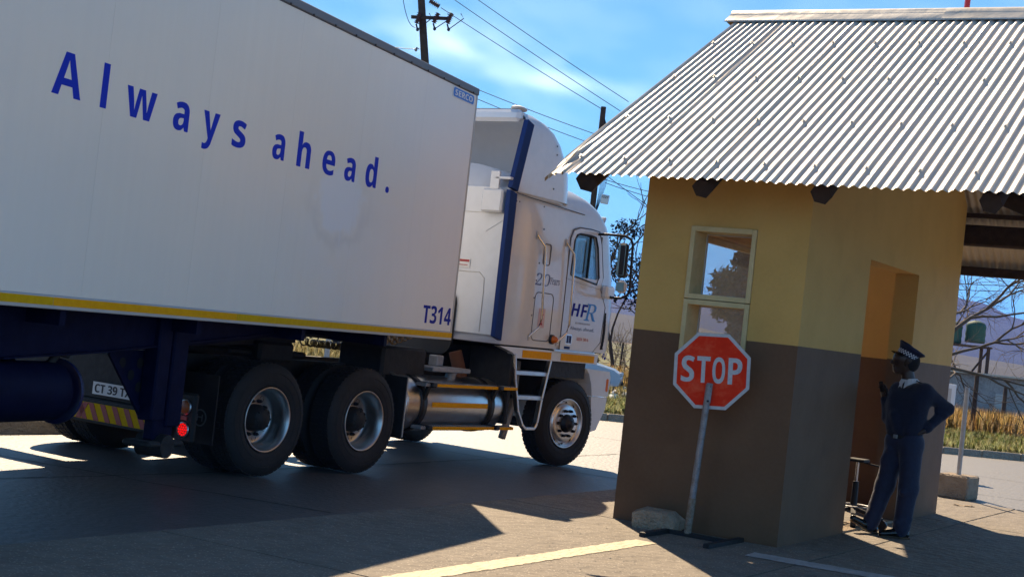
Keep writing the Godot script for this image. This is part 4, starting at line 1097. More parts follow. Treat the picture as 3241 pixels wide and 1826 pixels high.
	m = MB.new(); m.lathe(Transform3D(fx.basis, V(2.09, 0.685, -0.36)), [Vector2(0.3, 0.0), Vector2(0.318, 0.005), Vector2(0.318, 0.035), Vector2(0.3, 0.04)], 48); part(ft, "end_band", m, mats["aluminium"])
	for xx in [2.36, 3.62]:
		m = MB.new(); m.lathe(Transform3D(fx.basis, V(xx, 0.685, -0.36)), [Vector2(0.298, 0.0), Vector2(0.306, 0.0), Vector2(0.306, 0.11), Vector2(0.298, 0.11)], 40)
		m.box(V(xx + 0.02, 0.88, -0.2), V(0.07, 0.05, 0.26), 0.01); m.box(V(xx + 0.02, 0.44, -0.2), V(0.07, 0.05, 0.26), 0.01); m.beam(V(xx + 0.055, 0.9, -0.02), V(xx + 0.055, 0.74, -0.075), 0.05, 0.03)
		part(ft, "strap", m, mats["black"])
	m = MB.new(); m.cyl(V(3.15, 0.96, -0.3), V(3.15, 1.03, -0.28), 0.06, 0.055, 16); m.cyl(V(3.15, 1.03, -0.28), V(3.15, 1.05, -0.275), 0.065, 0.05, 12); part(ft, "filler_cap", m, mats["galvanised"])
	m = MB.new(); m.lathe(Transform3D(fx.basis, V(2.53, 0.685, -0.36)), [Vector2(0.2975, 0.0)], 3)
	m = MB.new(); m.flat()
	for k in 3:
		var a0 := -0.06 + k * 0.06; var a1 := a0 + 0.06
		m.q(V(2.56, 0.685 + sin(a0) * 0.299, -0.36 + cos(a0) * 0.299), V(3.6, 0.685 + sin(a0) * 0.299, -0.36 + cos(a0) * 0.299), V(3.6, 0.685 + sin(a1) * 0.299, -0.36 + cos(a1) * 0.299), V(2.56, 0.685 + sin(a1) * 0.299, -0.36 + cos(a1) * 0.299))
	part(ft, "reflector", m, mats["reflector_yellow"])
	for yy in [0.9, 0.455]:
		m = MB.new(); m.box(V(2.3, yy - 0.012, -0.12), V(1.74, 0.03, 0.14), 0.004)
		for k in 40: m.box(V(2.32 + k * 0.043, yy + 0.018, -0.11), V(0.02, 0.008, 0.12))
		var bar := part(ft, "step_bar", m, mats["galvanised"])
		m = MB.new(); m.box(V(2.5, yy - 0.012, 0.0205), V(1.53, 0.032, 0.004)); part(bar, "reflector", m, mats["reflector_yellow"])
	# ---- mudguards, flaps, rear light board
	m = MB.new(); m.box(V(2.02, 0.35, -0.62), V(0.012, 0.62, 0.6)); part(t, "mud_flap", m, mats["rubber"])
	m = MB.new(); m.box(V(2.035, 0.36, -0.03), V(0.014, 0.6, 0.014)); part(t, "flap_edge", m, mats["pale_rail"])
	m = MB.new(); m.box(V(-0.72, 0.3, -0.55), V(0.012, 0.6, 0.6)); var mf := part(t, "mud_flap", m, mats["rubber"])
	m = MB.new(); m.lathe(Transform3D(Basis(V(0, 0, 1), UP, V(-1, 0, 0)), V(-0.722, 0.52, -0.12)), [Vector2(0.075, 0.0), Vector2(0.075, 0.003), Vector2(0.062, 0.003), Vector2(0.062, 0.0)], 24); m.box(V(-0.726, 0.49, -0.16), V(0.003, 0.06, 0.012)); m.box(V(-0.726, 0.49, -0.1), V(0.003, 0.06, 0.012)); m.box(V(-0.726, 0.52, -0.148), V(0.003, 0.012, 0.05)); part(mf, "flap_print", m, M("flap_grey", Color(0.1, 0.1, 0.1), 0.6))
	m = MB.new(); m.box(V(-1.0, 0.55, -2.3), V(0.12, 0.42, 2.1), 0.02); m.box(V(-1.02, 0.34, -2.3), V(0.06, 0.22, 2.1), 0.01); var rb := part(t, "rear_board", m, mats["dirty_black"])
	m = MB.new(); m.box(V(-1.03, 0.37, -2.2), V(0.006, 0.15, 1.8)); part(rb, "chevron_board", m, mats["reflector_dull"], "yellow and dark red striped chevron board")
	for k in 12:
		var z0 := -2.15 + k * 0.15 + (0.06 if k < 6 else 0.0); var dz := 0.09 if k < 6 else -0.09
		m = MB.new(); m.prism(PackedVector2Array([Vector2(z0, 0.372), Vector2(z0 + 0.065, 0.372), Vector2(z0 + 0.065 + dz, 0.518), Vector2(z0 + dz, 0.518)]), Transform3D(Basis(V(0, 0, 1), UP, V(-1, 0, 0)), V(-1.0305, 0, 0)), 0.003); part(rb, "stripe", m, mats["chev_red"])
	m = MB.new(); m.box(V(-1.03, 0.6, -1.16), V(0.006, 0.11, 0.52)); var npl := part(rb, "number_plate", m, mats["white"])
	var nt := lettering(npl, "plate_text", "CT 39 TX", -0.23, 0.23, -0.038, 0.038, 0.0, mats["black"])
	nt.transform = Transform3D(Basis(V(0, 0, 1), UP, V(-1, 0, 0)), V(-1.0325, 0.655, -0.9)) * nt.transform
	m = MB.new(); m.box(V(-1.0, 0.32, -0.14), V(0.06, 0.42, 0.22), 0.02); var lb := part(t, "lamp_board", m, mats["dirty_black"])
	var lx := Basis(V(0, 0, 1), UP, V(-1, 0, 0))
	for q in [[0.62, "amber"], [0.43, "tail_lit"]]:
		m = MB.new(); m.lathe(Transform3D(lx, V(-1.0, q[0], -0.02)), [Vector2(0.062, 0.0), Vector2(0.07, 0.012), Vector2(0.058, 0.016)], 24); var rr := part(lb, "lamp_ring", m, mats["aluminium"])
		if q[1] == "amber":
			m = MB.new(); m.lathe(Transform3D(lx, V(-1.0, q[0], -0.02)), [Vector2(0.058, 0.014), Vector2(0.04, 0.024), Vector2(0.0, 0.028)], 20); part(rr, "lens", m, M("amber_dull", Color(0.35, 0.08, 0.01), 0.4))
		else:
			m = MB.new(); m.lathe(Transform3D(lx, V(-1.0, q[0], -0.02)), [Vector2(0.058, 0.012), Vector2(0.0, 0.013)], 20); part(rr, "lens", m, mats["tail_red"])
			for k in 19:
				var rd := 0.0 if k == 0 else (0.024 if k < 7 else 0.046); var an := k * TAU / (6.0 if k < 7 else 12.0)
				m = MB.new(); m.cyl(V(-1.012, q[0] + sin(an) * rd, -0.02 + cos(an) * rd), V(-1.02, q[0] + sin(an) * rd, -0.02 + cos(an) * rd), 0.009, 0.006, 6); part(rr, "light_cell", m, mats["tail_lit"])
	m = MB.new(); m.box(V(-1.01, 0.51, -0.06), V(0.012, 0.035, 0.07)); part(lb, "reflector", m, mats["chev_red"])
	var tl := OmniLight3D.new(); tl.name = "tail_light"; lb.add_child(tl); tl.position = V(-1.06, 0.43, -0.02); tl.light_color = Color(1, 0.08, 0.04); tl.light_energy = 0.001; tl.light_size = 0.05; tl.omni_range = 8.0; tl.omni_attenuation = 2.0; tl.shadow_enabled = true
	# ---- wheels
	for xx in [0.0, 1.38]:
		wheel(t, V(xx, 0.522, 0.0), 0.0, "drive", 1.0); wheel(t, V(xx, 0.522, -0.33), 0.0, "inner", 1.0, "inner_wheel")
		wheel(t, V(xx, 0.522, -2.45), 0.0, "plain", -1.0); wheel(t, V(xx, 0.522, -2.12), 0.0, "inner", -1.0, "inner_wheel")
	wheel(t, V(5.22, 0.522, -0.01), -0.16, "steer", 1.0); wheel(t, V(5.22, 0.522, -2.45), 0.0, "plain", -1.0)
	# ---- cab interior
	m = MB.new(); m.box(V(5.5, 1.7, -2.3), V(0.35, 0.5, 2.1), 0.06); part(t, "dashboard", m, M("dash", Color(0.03, 0.03, 0.032), 0.7))
	m = MB.new(); m.lathe(Transform3D(Basis(V(0, 0, 1), -0.9) * Basis(UP, PI / 2), V(5.38, 2.22, -0.62)), [Vector2(0.21, 0.0), Vector2(0.225, 0.012), Vector2(0.24, 0.0), Vector2(0.225, -0.012), Vector2(0.21, 0.0)], 28); m.beam(V(5.38, 2.22, -0.84), V(5.38, 2.22, -0.4), 0.03, 0.02); m.cyl(V(5.38, 2.22, -0.62), V(5.55, 2.0, -0.62), 0.03, 0.05, 8); part(t, "steering_wheel", m, mats["black"])
	for z in [-0.95, -2.0]:
		m = MB.new(); m.box(V(4.6, 1.55, z), V(0.5, 0.2, 0.52), 0.05); m.boxb(Transform3D(Basis(V(0, 0, 1), 0.12), V(4.62, 2.1, z + 0.26)), V(0.14, 0.9, 0.5), 0.05); part(t, "seat", m, M("seat_cloth", Color(0.05, 0.05, 0.055), 0.9))
	m = MB.new(); m.tube(PackedVector3Array([V(6.02, 2.75, -2.3), V(6.02, 3.4, -2.3), V(6.01, 4.2, -2.28)]), 0.008, 6, 0.004); m.cyl(V(6.02, 2.6, -2.3), V(6.02, 2.85, -2.3), 0.018, 0.012, 8); part(t, "aerial", m, mats["black"])

func spring_path(a: Vector3, b: Vector3, r: float, turns: int) -> PackedVector3Array:
	var o := PackedVector3Array()
	for i in turns * 8 + 1:
		var t := float(i) / (turns * 8)
		var c := a.lerp(b, t) - UP * sin(PI * t) * 0.12
		o.append(c + V(0, cos(i * TAU / 8.0), sin(i * TAU / 8.0)) * r)
	return o

# ---------------------------------------------------------------- sign, person, small things
func make_sign():
	var at := BLD * V(-0.335, 0.012, -0.64)
	var s := thing("stop_sign", "faded red octagonal stop sign on a rusty galvanised post before the brown wall", "stop sign", Transform3D(Basis(), at))
	var faded := T("sign_red", mottled(51, Color(0.66, 0.022, 0.004), Color(0.74, 0.032, 0.006), Color(0.8, 0.12, 0.05), 0.012, 0.06, 0.25), 1.6, 0.6, null, 1.0, false, 0.0, 0.25)
	var whitep := T("sign_white", mottled(52, Color(0.34, 0.34, 0.34), Color(0.52, 0.52, 0.52), Color(0.6, 0.6, 0.59), 0.02, 0.4, 0.5), 3.0, 0.6, null, 1.0, false, 0.0, 0.3)
	# leaning post
	var top := V(0.035, 1.29, 0.10)
	var yaw := -0.18
	var m := MB.new(); m.cyl(V(0, 0.03, 0), V(0.008, 0.33, 0.02), 0.031, 0.031, 14); part(s, "post_socket", m, T("post_rust", mottled(53, Color(0.1, 0.05, 0.02), Color(0.22, 0.17, 0.12), Color(0.36, 0.36, 0.36), 0.03, 0.15, 0.4), 3.0, 0.7, null, 1.0, false))
	m = MB.new(); m.cyl(V(0.007, 0.3, 0.018), top, 0.028, 0.027, 14, false)
	var dirp := (top - V(0, 0.03, 0)).normalized()
	part(s, "post", m, T("post_metal", mottled(54, Color(0.16, 0.1, 0.06), Color(0.26, 0.26, 0.27), Color(0.36, 0.36, 0.38), 0.018, 0.1, 0.35), 2.2, 0.5, null, 1.0, false, 0.3))
	var px_ := Transform3D(Basis(UP, yaw) * Basis(V(0, 0, 1), 0.05) * Basis(V(1, 0, 0), 0.03), V(0.048, 1.40, 0.07))
	var oct := PackedVector2Array(); var oct2 := PackedVector2Array(); var oct3 := PackedVector2Array()
	for k in 8:
		var an := (k + 0.5) * TAU / 8
		oct.append(Vector2(cos(an), sin(an)) * 0.343); oct2.append(Vector2(cos(an), sin(an)) * 0.341); oct3.append(Vector2(cos(an), sin(an)) * 0.312)
	m = MB.new(); m.prism(oct, px_ * id(V(0, 0, -0.004)), 0.004); var plate := part(s, "sign_plate", m, mats["galvanised"])
	m = MB.new(); m.prism(oct2, px_ * id(V(0, 0, 0.0005)), 0.0015); part(plate, "border", m, whitep)
	m = MB.new(); m.prism(oct3, px_ * id(V(0, 0, 0.0025)), 0.0015); part(plate, "sign_face", m, faded)
	var xs := [[-0.255, -0.145], [-0.125, -0.015], [0.005, 0.11], [0.135, 0.25]]
	for k in 4:
		var o := lettering(plate, "letter", "STOP"[k], xs[k][0], xs[k][1], -0.1, 0.12, 0.0, whitep)
		o.transform = px_ * id(V(0, 0, 0.0055)) * o.transform
	# flattened tab of the post bolted over the face
	m = MB.new(); m.boxb(Transform3D(Basis(UP, yaw) * Basis(V(0, 0, 1), -0.03), V(0.036, 1.215, 0.108)), V(0.05, 0.17, 0.014), 0.006); var tab := part(s, "post_tab", m, mats["post_metal"])
	for yy in [1.275, 1.15]:
		m = MB.new(); m.cyl(V(0.037 + (yy - 1.2) * 0.03, yy, 0.112), V(0.037 + (yy - 1.2) * 0.03, yy, 0.124), 0.011, 0.009, 8); part(tab, "bolt", m, mats["dirty_black"])
	# welded steel base
	var inv := Transform3D(Basis(), at).affine_inverse() * BLD
	m = MB.new()
	m.beam(inv * V(-0.83, 0.03, -0.83), inv * V(-0.31, 0.03, -0.83), 0.05, 0.035); m.beam(inv * V(-0.82, 0.03, -0.27), inv * V(-0.05, 0.03, -0.27), 0.05, 0.035); m.beam(inv * V(-0.33, 0.03, -0.8), inv * V(-0.33, 0.03, -0.3), 0.05, 0.034)
	part(s, "base_frame", m, mats["dirty_black"], "black welded steel base")
	# broken concrete block
	var rng := RandomNumberGenerator.new(); rng.seed = 12
	m = MB.new(); m.flat()
	var prof := [[-0.19, 0.0], [0.19, 0.0], [0.21, 0.03], [0.215, 0.1], [0.12, 0.165], [-0.12, 0.17], [-0.205, 0.13], [-0.215, 0.04]]
	var slices := []
	for j in 5:
		var ring := PackedVector3Array()
		for p in prof:
			var k: float = [0.94, 1.0, 1.0, 0.99, 0.93][j]
			ring.append(V(p[0] * k + rng.randf_range(-0.009, 0.009), max(0.0, (p[1] * k + rng.randf_range(-0.008, 0.008) if p[1] > 0 else 0.0)), -0.12 + j * 0.062 + rng.randf_range(-0.008, 0.008)))
		slices.append(ring)
	for j in 4: m.skin(slices[j], slices[j + 1])
	m.fan(slices[0], V(0, 0.08, -0.13), true); m.fan(slices[4], V(0, 0.085, 0.14))
	single("concrete_block", m, mats["block"], "rough broken concrete block lying behind the stop sign base", "block", "", Transform3D(Basis(UP, -0.42), BLD * V(-0.19, 0.012, -0.98)))

func finger(a: Vector3, d: Vector3, curl: Vector3, l: float, r: float, bend: float) -> Array:
	var d1 := (d + curl * bend * 0.5).normalized(); var d2 := (d + curl * bend * 1.3).normalized(); var d3 := (d + curl * bend * 2.4).normalized()
	var b := a + d1 * l * 0.45; var c := b + d2 * l * 0.32; var e := c + d3 * l * 0.23
	return [[a, b, r, r * 0.95, 0.004], [b, c, r * 0.95, r * 0.85, 0.004], [c, e, r * 0.85, r * 0.7, 0.004]]

func hand_bones(w: Vector3, d: Vector3, side: Vector3, palm: Vector3, bend: float) -> Array:
	# w wrist, d along the hand, side towards the thumb, palm out of the palm
	var b := []
	var k := w + d * 0.085
	b.append([w, w + d * 0.03, 0.026, 0.03, 0.02])
	for i in 4:
		var o := side * (0.03 - i * 0.02)
		b.append([w + d * 0.02 + o * 0.6, k + o, 0.02, 0.016, 0.018])
	for i in 4:
		b += finger(k + side * (0.03 - i * 0.02) + d * [0.0, 0.004, 0.0, -0.008][i], (d + side * (0.1 - i * 0.06)).normalized(), palm, [0.075, 0.083, 0.077, 0.06][i], 0.0092 - 0.0004 * i, bend * (0.8 + 0.15 * i))
	b += finger(w + d * 0.03 + side * 0.03, (d * 0.75 + side * 0.5 + palm * 0.5).normalized(), palm, 0.068, 0.011, bend * 0.35)
	return b

func join(list: Array) -> ArrayMesh:
	var st := SurfaceTool.new()
	for i in list.size():
		st.append_from(list[i], 0, Transform3D())
	return st.commit()

func make_person():
	var s := thing("person", "person in navy police uniform and checker-banded peaked cap, hand on hip, by the doorway", "person", id(V(3.86, 0.012, -14.2)))
	var skin := T("skin", mottled(81, Color(0.028, 0.014, 0.009), Color(0.045, 0.022, 0.014), Color(0.06, 0.03, 0.02), 0.02, 0.1, 0.4), 2.0, 0.42, null, 1.0, false)
	var f := V(-0.985, 0.06, -0.16).normalized(); var l := f.cross(UP).normalized() * -1.0; var u := l.cross(f) * -1.0
	if u.y < 0: u = -u
	if l.z < 0: l = -l
	var H := V(-0.045, 1.665, 0)
	# ---- head
	var hb := []
	hb.append([H - f * 0.035 + u * 0.025, H + f * 0.03 + u * 0.028, 0.092, 0.085, 0.03])
	hb.append([H + f * 0.045 - u * 0.0, H + f * 0.062 - u * 0.082, 0.058, 0.036, 0.03])
	hb.append([H - u * 0.05 + l * 0.035, H + f * 0.05 - u * 0.085 + l * 0.012, 0.035, 0.03, 0.03])
	hb.append([H - u * 0.05 - l * 0.035, H + f * 0.05 - u * 0.085 - l * 0.012, 0.035, 0.03, 0.03])
	hb.append([H + f * 0.1 + u * 0.012, H + f * 0.121 - u * 0.026, 0.010, 0.014, 0.012])
	hb.append([H + f * 0.108 - u * 0.03 + l * 0.012, H + f * 0.108 - u * 0.03 - l * 0.012, 0.010, 0.010, 0.01])
	hb.append([H + f * 0.088 + u * 0.028 + l * 0.035, H + f * 0.088 + u * 0.028 - l * 0.035, 0.016, 0.016, 0.014])
	hb.append([H + f * 0.096 - u * 0.052 + l * 0.016, H + f * 0.096 - u * 0.052 - l * 0.016, 0.010, 0.010, 0.008])
	hb.append([H + f * 0.092 - u * 0.066 + l * 0.014, H + f * 0.092 - u * 0.066 - l * 0.014, 0.010, 0.010, 0.006])
	for sg in [1.0, -1.0]:
		hb.append([H + l * 0.088 * sg - f * 0.012 + u * 0.018, H + l * 0.082 * sg - f * 0.004 - u * 0.022, 0.013, 0.010, 0.008])
		hb.append([H + l * 0.094 * sg - f * 0.022 + u * 0.016, H + l * 0.09 * sg - f * 0.016 - u * 0.014, 0.007, 0.006, 0.004])
	hb.append([V(0.02, 1.44, 0.0), H - f * 0.02 - u * 0.04, 0.068, 0.056, 0.03])
	var head := flesh(hb, 0.0055)
	# ---- hands: the right raised, the left on the hip
	var RW := V(-0.135, 1.295, -0.24); var LW := V(0.185, 1.05, 0.12)
	var rd := V(-0.25, 0.96, 0.1).normalized(); var rp := V(-0.75, -0.2, 0.4).normalized(); var rs := V(-0.55, -0.1, -0.83).normalized()
	var rh := flesh(hand_bones(RW, rd, -rs, rp, 0.75), 0.0045)
	var lh := flesh(hand_bones(LW, V(-0.9, -0.42, 0.05).normalized(), V(-0.1, 0.3, -0.94).normalized(), V(-0.35, -0.4, -0.8).normalized(), 0.5), 0.0045)
	# ---- trunk and limbs under the clothes
	var LS := V(0.15, 1.405, 0.125); var LE := V(0.405, 1.262, 0.02); var RS := V(-0.04, 1.39, -0.155); var RE := V(-0.105, 1.115, -0.17)
	var Lh := V(0.075, 0.88, 0.085); var Lk := V(0.085, 0.48, 0.11); var La := V(0.055, 0.08, 0.1); var Rh := V(-0.015, 0.88, -0.085); var Rk := V(-0.09, 0.47, -0.085); var Ra := V(-0.205, 0.085, -0.04)
	var core := flesh([[V(0.02, 1.0, 0), V(0.025, 1.44, 0), 0.085, 0.06, 0.05], [LS, LE, 0.042, 0.036, 0.03], [LE, LW, 0.034, 0.025, 0.03], [RS, RE, 0.042, 0.036, 0.03], [RE, RW, 0.034, 0.025, 0.03], [LS, RS, 0.05, 0.05, 0.05], [Lh, Lk, 0.055, 0.045, 0.03], [Lk, La, 0.042, 0.032, 0.03], [Rh, Rk, 0.055, 0.045, 0.03], [Rk, Ra, 0.042, 0.032, 0.03], [Lh, Rh, 0.07, 0.07, 0.05]], 0.016)
	var body := part(s, "body", join([core, head, rh, lh]), skin)
	var m := MB.new()
	m.ball(H + f * 0.09 + u * 0.006 + l * 0.03, V(0.011, 0.011, 0.011), 8, 6); m.ball(H + f * 0.09 + u * 0.006 - l * 0.03, V(0.011, 0.011, 0.011), 8, 6); part(body, "eyes", m, M("eye", Color(0.35, 0.33, 0.3), 0.2))
	# close-cropped hair
	m = null
	var hair := flesh([[H - f * 0.05 + u * 0.01, H - f * 0.012 + u * 0.045, 0.086, 0.086, 0.03], [H - f * 0.055 - u * 0.02, H - f * 0.05 + u * 0.03, 0.07, 0.08, 0.03]], 0.008)
	part(s, "hair", hair, M("hair", Color(0.008, 0.006, 0.005), 0.9))
	# ---- jersey
	var wool := T("wool", mottled(82, Color(0.004, 0.005, 0.016), Color(0.007, 0.009, 0.028), Color(0.012, 0.015, 0.042), 0.02, 0.35, 0.5), 3.0, 0.9, bump(83, 0.12, 2, 5.0), 0.8, false)
	wool.rim_enabled = true; wool.rim = 0.25
	var jb := [[RS + V(0.02, 0, 0.02), LS - V(0.02, 0, 0.02), 0.068, 0.068, 0.06], [V(-0.035, 1.31, -0.09), V(0.1, 1.33, 0.085), 0.108, 0.112, 0.07], [V(-0.035, 1.2, -0.07), V(0.09, 1.21, 0.065), 0.112, 0.112, 0.07], [V(-0.03, 1.08, -0.06), V(0.075, 1.09, 0.055), 0.122, 0.118, 0.06], [V(-0.015, 0.985, -0.055), V(0.065, 0.99, 0.055), 0.115, 0.112, 0.05],
		[LS, LE, 0.07, 0.056, 0.06], [LE, LW + V(0.015, 0.015, 0), 0.057, 0.043, 0.03], [LW + V(0.022, 0.022, 0), LW + V(0.008, 0.008, 0), 0.047, 0.045, 0.01], [RS, RE, 0.068, 0.056, 0.06], [RE, RW - rd * 0.015, 0.056, 0.042, 0.03], [RW - rd * 0.03, RW - rd * 0.008, 0.046, 0.044, 0.01],
		[V(0.3, 1.24, 0.06), V(0.36, 1.2, 0.07), 0.035, 0.03, 0.03], [V(0.1, 1.14, 0.1), V(0.02, 1.02, 0.13), 0.03, 0.03, 0.04], [V(-0.1, 1.16, 0.02), V(-0.06, 1.02, 0.06), 0.03, 0.03, 0.05]]
	part(s, "jersey", flesh(jb, 0.012), wool, "navy wool police jersey")
	m = MB.new(); m.boxb(Transform3D(Basis(V(0, 0, 1), -0.35) * Basis(UP, -0.55), V(0.115, 1.478, 0.1)), V(0.12, 0.008, 0.055), 0.003); part(s, "epaulette", m, M("epaulette", Color(0.01, 0.01, 0.012), 0.8))
	# ---- white collar: two folded wings round the neck
	m = MB.new(); m.flat()
	var cw := M("shirt_white", Color(0.62, 0.62, 0.66), 0.7)
	for sg in [1.0, -1.0]:
		var pts := []
		for k in 7:
			var an: float = lerp(0.12, 2.6, k / 6.0) * sg
			var dirv := V(-cos(an) * 0.86 - sin(an) * 0.35 * 1.0, 0, sin(an) * 0.86 - cos(an) * -0.35).normalized()
			dirv = V(-0.82, 0, 0.57).rotated(UP, -an)
			var topy := 1.515 - 0.028 * exp(-k * 0.8)
			var r0 := 0.070
			var drop: float = lerp(0.075, 0.03, min(1.0, k / 3.0))
			pts.append([V(0.015, topy, 0.0) + dirv * r0, V(0.022, topy - drop, 0.0) + dirv * (r0 + 0.028)])
		for k in 6:
			if sg > 0: m.q(pts[k][1], pts[k + 1][1], pts[k + 1][0], pts[k][0])
			else: m.q(pts[k + 1][1], pts[k][1], pts[k][0], pts[k + 1][0])
			m.q(pts[k][1] + UP * 0.004, pts[k + 1][1] + UP * 0.004, pts[k + 1][0] + UP * 0.003, pts[k][0] + UP * 0.003)
	m.t(V(0.015, 1.5, 0) + V(-0.82, 0, 0.57) * 0.075 + V(0.02, 0, 0.03), V(0.015, 1.5, 0) + V(-0.82, 0, 0.57) * 0.075 - V(0.02, 0, 0.03), V(0.0, 1.415, 0) + V(-0.82, 0, 0.57) * 0.125)
	part(s, "collar", m, cw, "white shirt collar")
	# ---- trousers
	var cloth := T("trouser_cloth", mottled(84, Color(0.006, 0.008, 0.024), Color(0.010, 0.013, 0.04), Color(0.015, 0.02, 0.055), 0.02, 0.2, 0.4), 3.0, 0.75, bump(85, 0.04, 3, 4.0), 0.6, false)
	cloth.rim_enabled = true; cloth.rim = 0.3
	var tb := [[Lh + V(0.0, 0.03, -0.02), Rh + V(0.0, 0.03, 0.02), 0.112, 0.112, 0.06], [V(0.07, 0.92, 0.04), V(-0.01, 0.92, -0.04), 0.108, 0.108, 0.05], [Lh, Lk, 0.112, 0.09, 0.05], [Lk, La + V(0.004, 0.04, 0), 0.09, 0.08, 0.04], [La + V(0.0, 0.08, 0), La + V(-0.006, 0.0, 0), 0.074, 0.074, 0.02], [Rh, Rk, 0.11, 0.09, 0.05], [Rk, Ra + V(0.01, 0.04, 0), 0.09, 0.076, 0.04], [Ra + V(0.02, 0.07, 0), Ra + V(-0.004, 0.0, 0), 0.072, 0.07, 0.02],
		[V(0.13, 0.5, 0.14), V(0.02, 0.44, 0.17), 0.03, 0.03, 0.03], [V(0.1, 0.2, 0.14), V(0.0, 0.15, 0.15), 0.032, 0.03, 0.03], [V(-0.1, 0.72, -0.05), V(-0.05, 0.5, -0.02), 0.04, 0.03, 0.04], [V(-0.14, 0.26, -0.02), V(-0.2, 0.2, -0.02), 0.05, 0.04, 0.03], [V(-0.1, 0.82, 0.0), V(-0.12, 0.7, -0.06), 0.035, 0.04, 0.04]]
	part(s, "trousers", flesh(tb, 0.012), cloth, "navy uniform trousers")
	# ---- belt
	m = MB.new()
	var r0 := PackedVector3Array(); var r1 := PackedVector3Array()
	for k in 28:
		var an := TAU * k / 28
		var p := V(0.027, 0.952, 0.0) + V(0.58, 0, 0.82) * cos(an) * 0.176 + V(-0.82, 0, 0.58) * sin(an) * 0.13
		r0.append(p - UP * 0.018); r1.append(p + UP * 0.018)
	m.smooth(); m.skin(r0, r1); part(s, "belt", m, mats["black"])
	m = MB.new(); m.boxb(Transform3D(Basis(UP, -0.95), V(-0.082, 0.952, 0.072)), V(0.05, 0.036, 0.01), 0.003); part(s, "belt_buckle", m, mats["galvanised"])
	# ---- shoes
	for q in [[La, V(-1, 0, 0.12), 0.0], [Ra, V(-1, 0.0, 0.25), 0.10]]:
		var d: Vector3 = q[1].normalized(); var b: Vector3 = V(q[0].x, 0.0, q[0].z)
		var tip: float = q[2]
		var sh := flesh([[b - d * 0.045 + UP * 0.042, b + d * 0.06 + UP * (0.048 + tip * 0.35), 0.04, 0.042, 0.03], [b + d * 0.06 + UP * (0.045 + tip * 0.35), b + d * 0.185 + UP * (0.032 + tip), 0.042, 0.03, 0.02], [b + UP * 0.06, b + UP * 0.1, 0.042, 0.045, 0.03]], 0.008)
		var o := part(s, "shoe", sh, M("shoe_leather", Color(0.006, 0.007, 0.006), 0.12))
		m = MB.new(); m.beam(b - d * 0.085 + UP * 0.009, b + d * 0.03 + UP * (0.009 + tip * 0.2), 0.075, 0.018, 0.004); m.beam(b + d * 0.03 + UP * (0.012 + tip * 0.2), b + d * 0.2 + UP * (0.008 + tip), 0.08, 0.012, 0.004); part(o, "sole", m, M("sole", Color(0.1, 0.06, 0.03), 0.8))
	# ---- peaked cap, pushed back
	var cf := (f * cos(0.36) + u * sin(0.36)).normalized(); var cu := (u * cos(0.36) - f * sin(0.36)).normalized()
	var cx := Transform3D(Basis(cf, cu, cf.cross(cu)), H + u * 0.052 - f * 0.012)
	var navy := M("cap_navy", Color(0.008, 0.012, 0.045), 0.7)
	var zx := cx * Transform3D(Basis(V(1, 0, 0), V(0, 0, -1), V(0, 1, 0)), Vector3.ZERO)
	m = MB.new(); m.lathe(zx, [Vector2(0.1, -0.006), Vector2(0.102, 0.0), Vector2(0.104, 0.044)], 40); var cap := part(s, "cap", m, navy, "navy peaked cap with a black and white checker band")
	m = MB.new()
	var up0 := PackedVector3Array(); var up1 := PackedVector3Array(); var up2 := PackedVector3Array(); var up3 := PackedVector3Array(); var up4 := PackedVector3Array()
	for k in 40:
		var an := TAU * k / 40; var c := cos(an); var sn := sin(an)
		var fr: float = 0.022 * max(c, 0.0)
		up0.append(cx * V(c * 0.104, 0.044, sn * 0.104)); up1.append(cx * V(c * 0.13 - 0.004, 0.072 + fr, sn * 0.128)); up2.append(cx * V(c * 0.14 - 0.006, 0.082 + fr, sn * 0.136)); up3.append(cx * V(c * 0.13 - 0.006, 0.094 + fr, sn * 0.126)); up4.append(cx * V(c * 0.06 - 0.004, 0.104 + fr * 0.6, sn * 0.06))
	m.loft([up0, up1, up2, up3, up4]); m.fan(up4, cx * V(0, 0.107, 0)); part(cap, "crown", m, navy)
	m = MB.new(); m.flat()
	for row in 3:
		for k in 44:
			if (k + row) % 2: continue
			var a0 := TAU * k / 44; var a1 := TAU * (k + 1) / 44; var y0 := 0.003 + row * 0.0135; var rr := 0.1055
			m.q(cx * V(cos(a0) * rr, y0, sin(a0) * rr), cx * V(cos(a1) * rr, y0, sin(a1) * rr), cx * V(cos(a1) * rr, y0 + 0.0135, sin(a1) * rr), cx * V(cos(a0) * rr, y0 + 0.0135, sin(a0) * rr))
	part(cap, "checker_band", m, cw)
	m = MB.new(); m.smooth()
	for lay in 2:
		for k in 16:
			var a0: float = lerp(-1.15, 1.15, k / 16.0); var a1: float = lerp(-1.15, 1.15, (k + 1) / 16.0)
			var e0: float = 0.055 * pow(cos(a0 * 1.3), 0.7); var e1: float = 0.055 * pow(cos(a1 * 1.3), 0.7)
			m.q(cx * V(cos(a0) * 0.102, 0.002 - lay * 0.004, sin(a0) * 0.102), cx * V(cos(a0) * 0.102 + e0, -0.022 - lay * 0.004, sin(a0) * (0.104 + e0 * 0.3)), cx * V(cos(a1) * 0.102 + e1, -0.022 - lay * 0.004, sin(a1) * (0.104 + e1 * 0.3)), cx * V(cos(a1) * 0.102, 0.002 - lay * 0.004, sin(a1) * 0.102))
	part(cap, "visor", m, M("visor", Color(0.006, 0.006, 0.007), 0.2))
	# small dark phone held in the raised hand
	m = MB.new(); m.boxb(Transform3D(Basis(rs, rd, rs.cross(rd)), RW + rd * 0.12 + rp * 0.028), V(0.05, 0.105, 0.011), 0.004)
	single("mobile_phone", m, mats["black"], "small dark phone held up in the uniformed person's hand", "phone", "", id(V(3.86, 0.012, -14.2)))

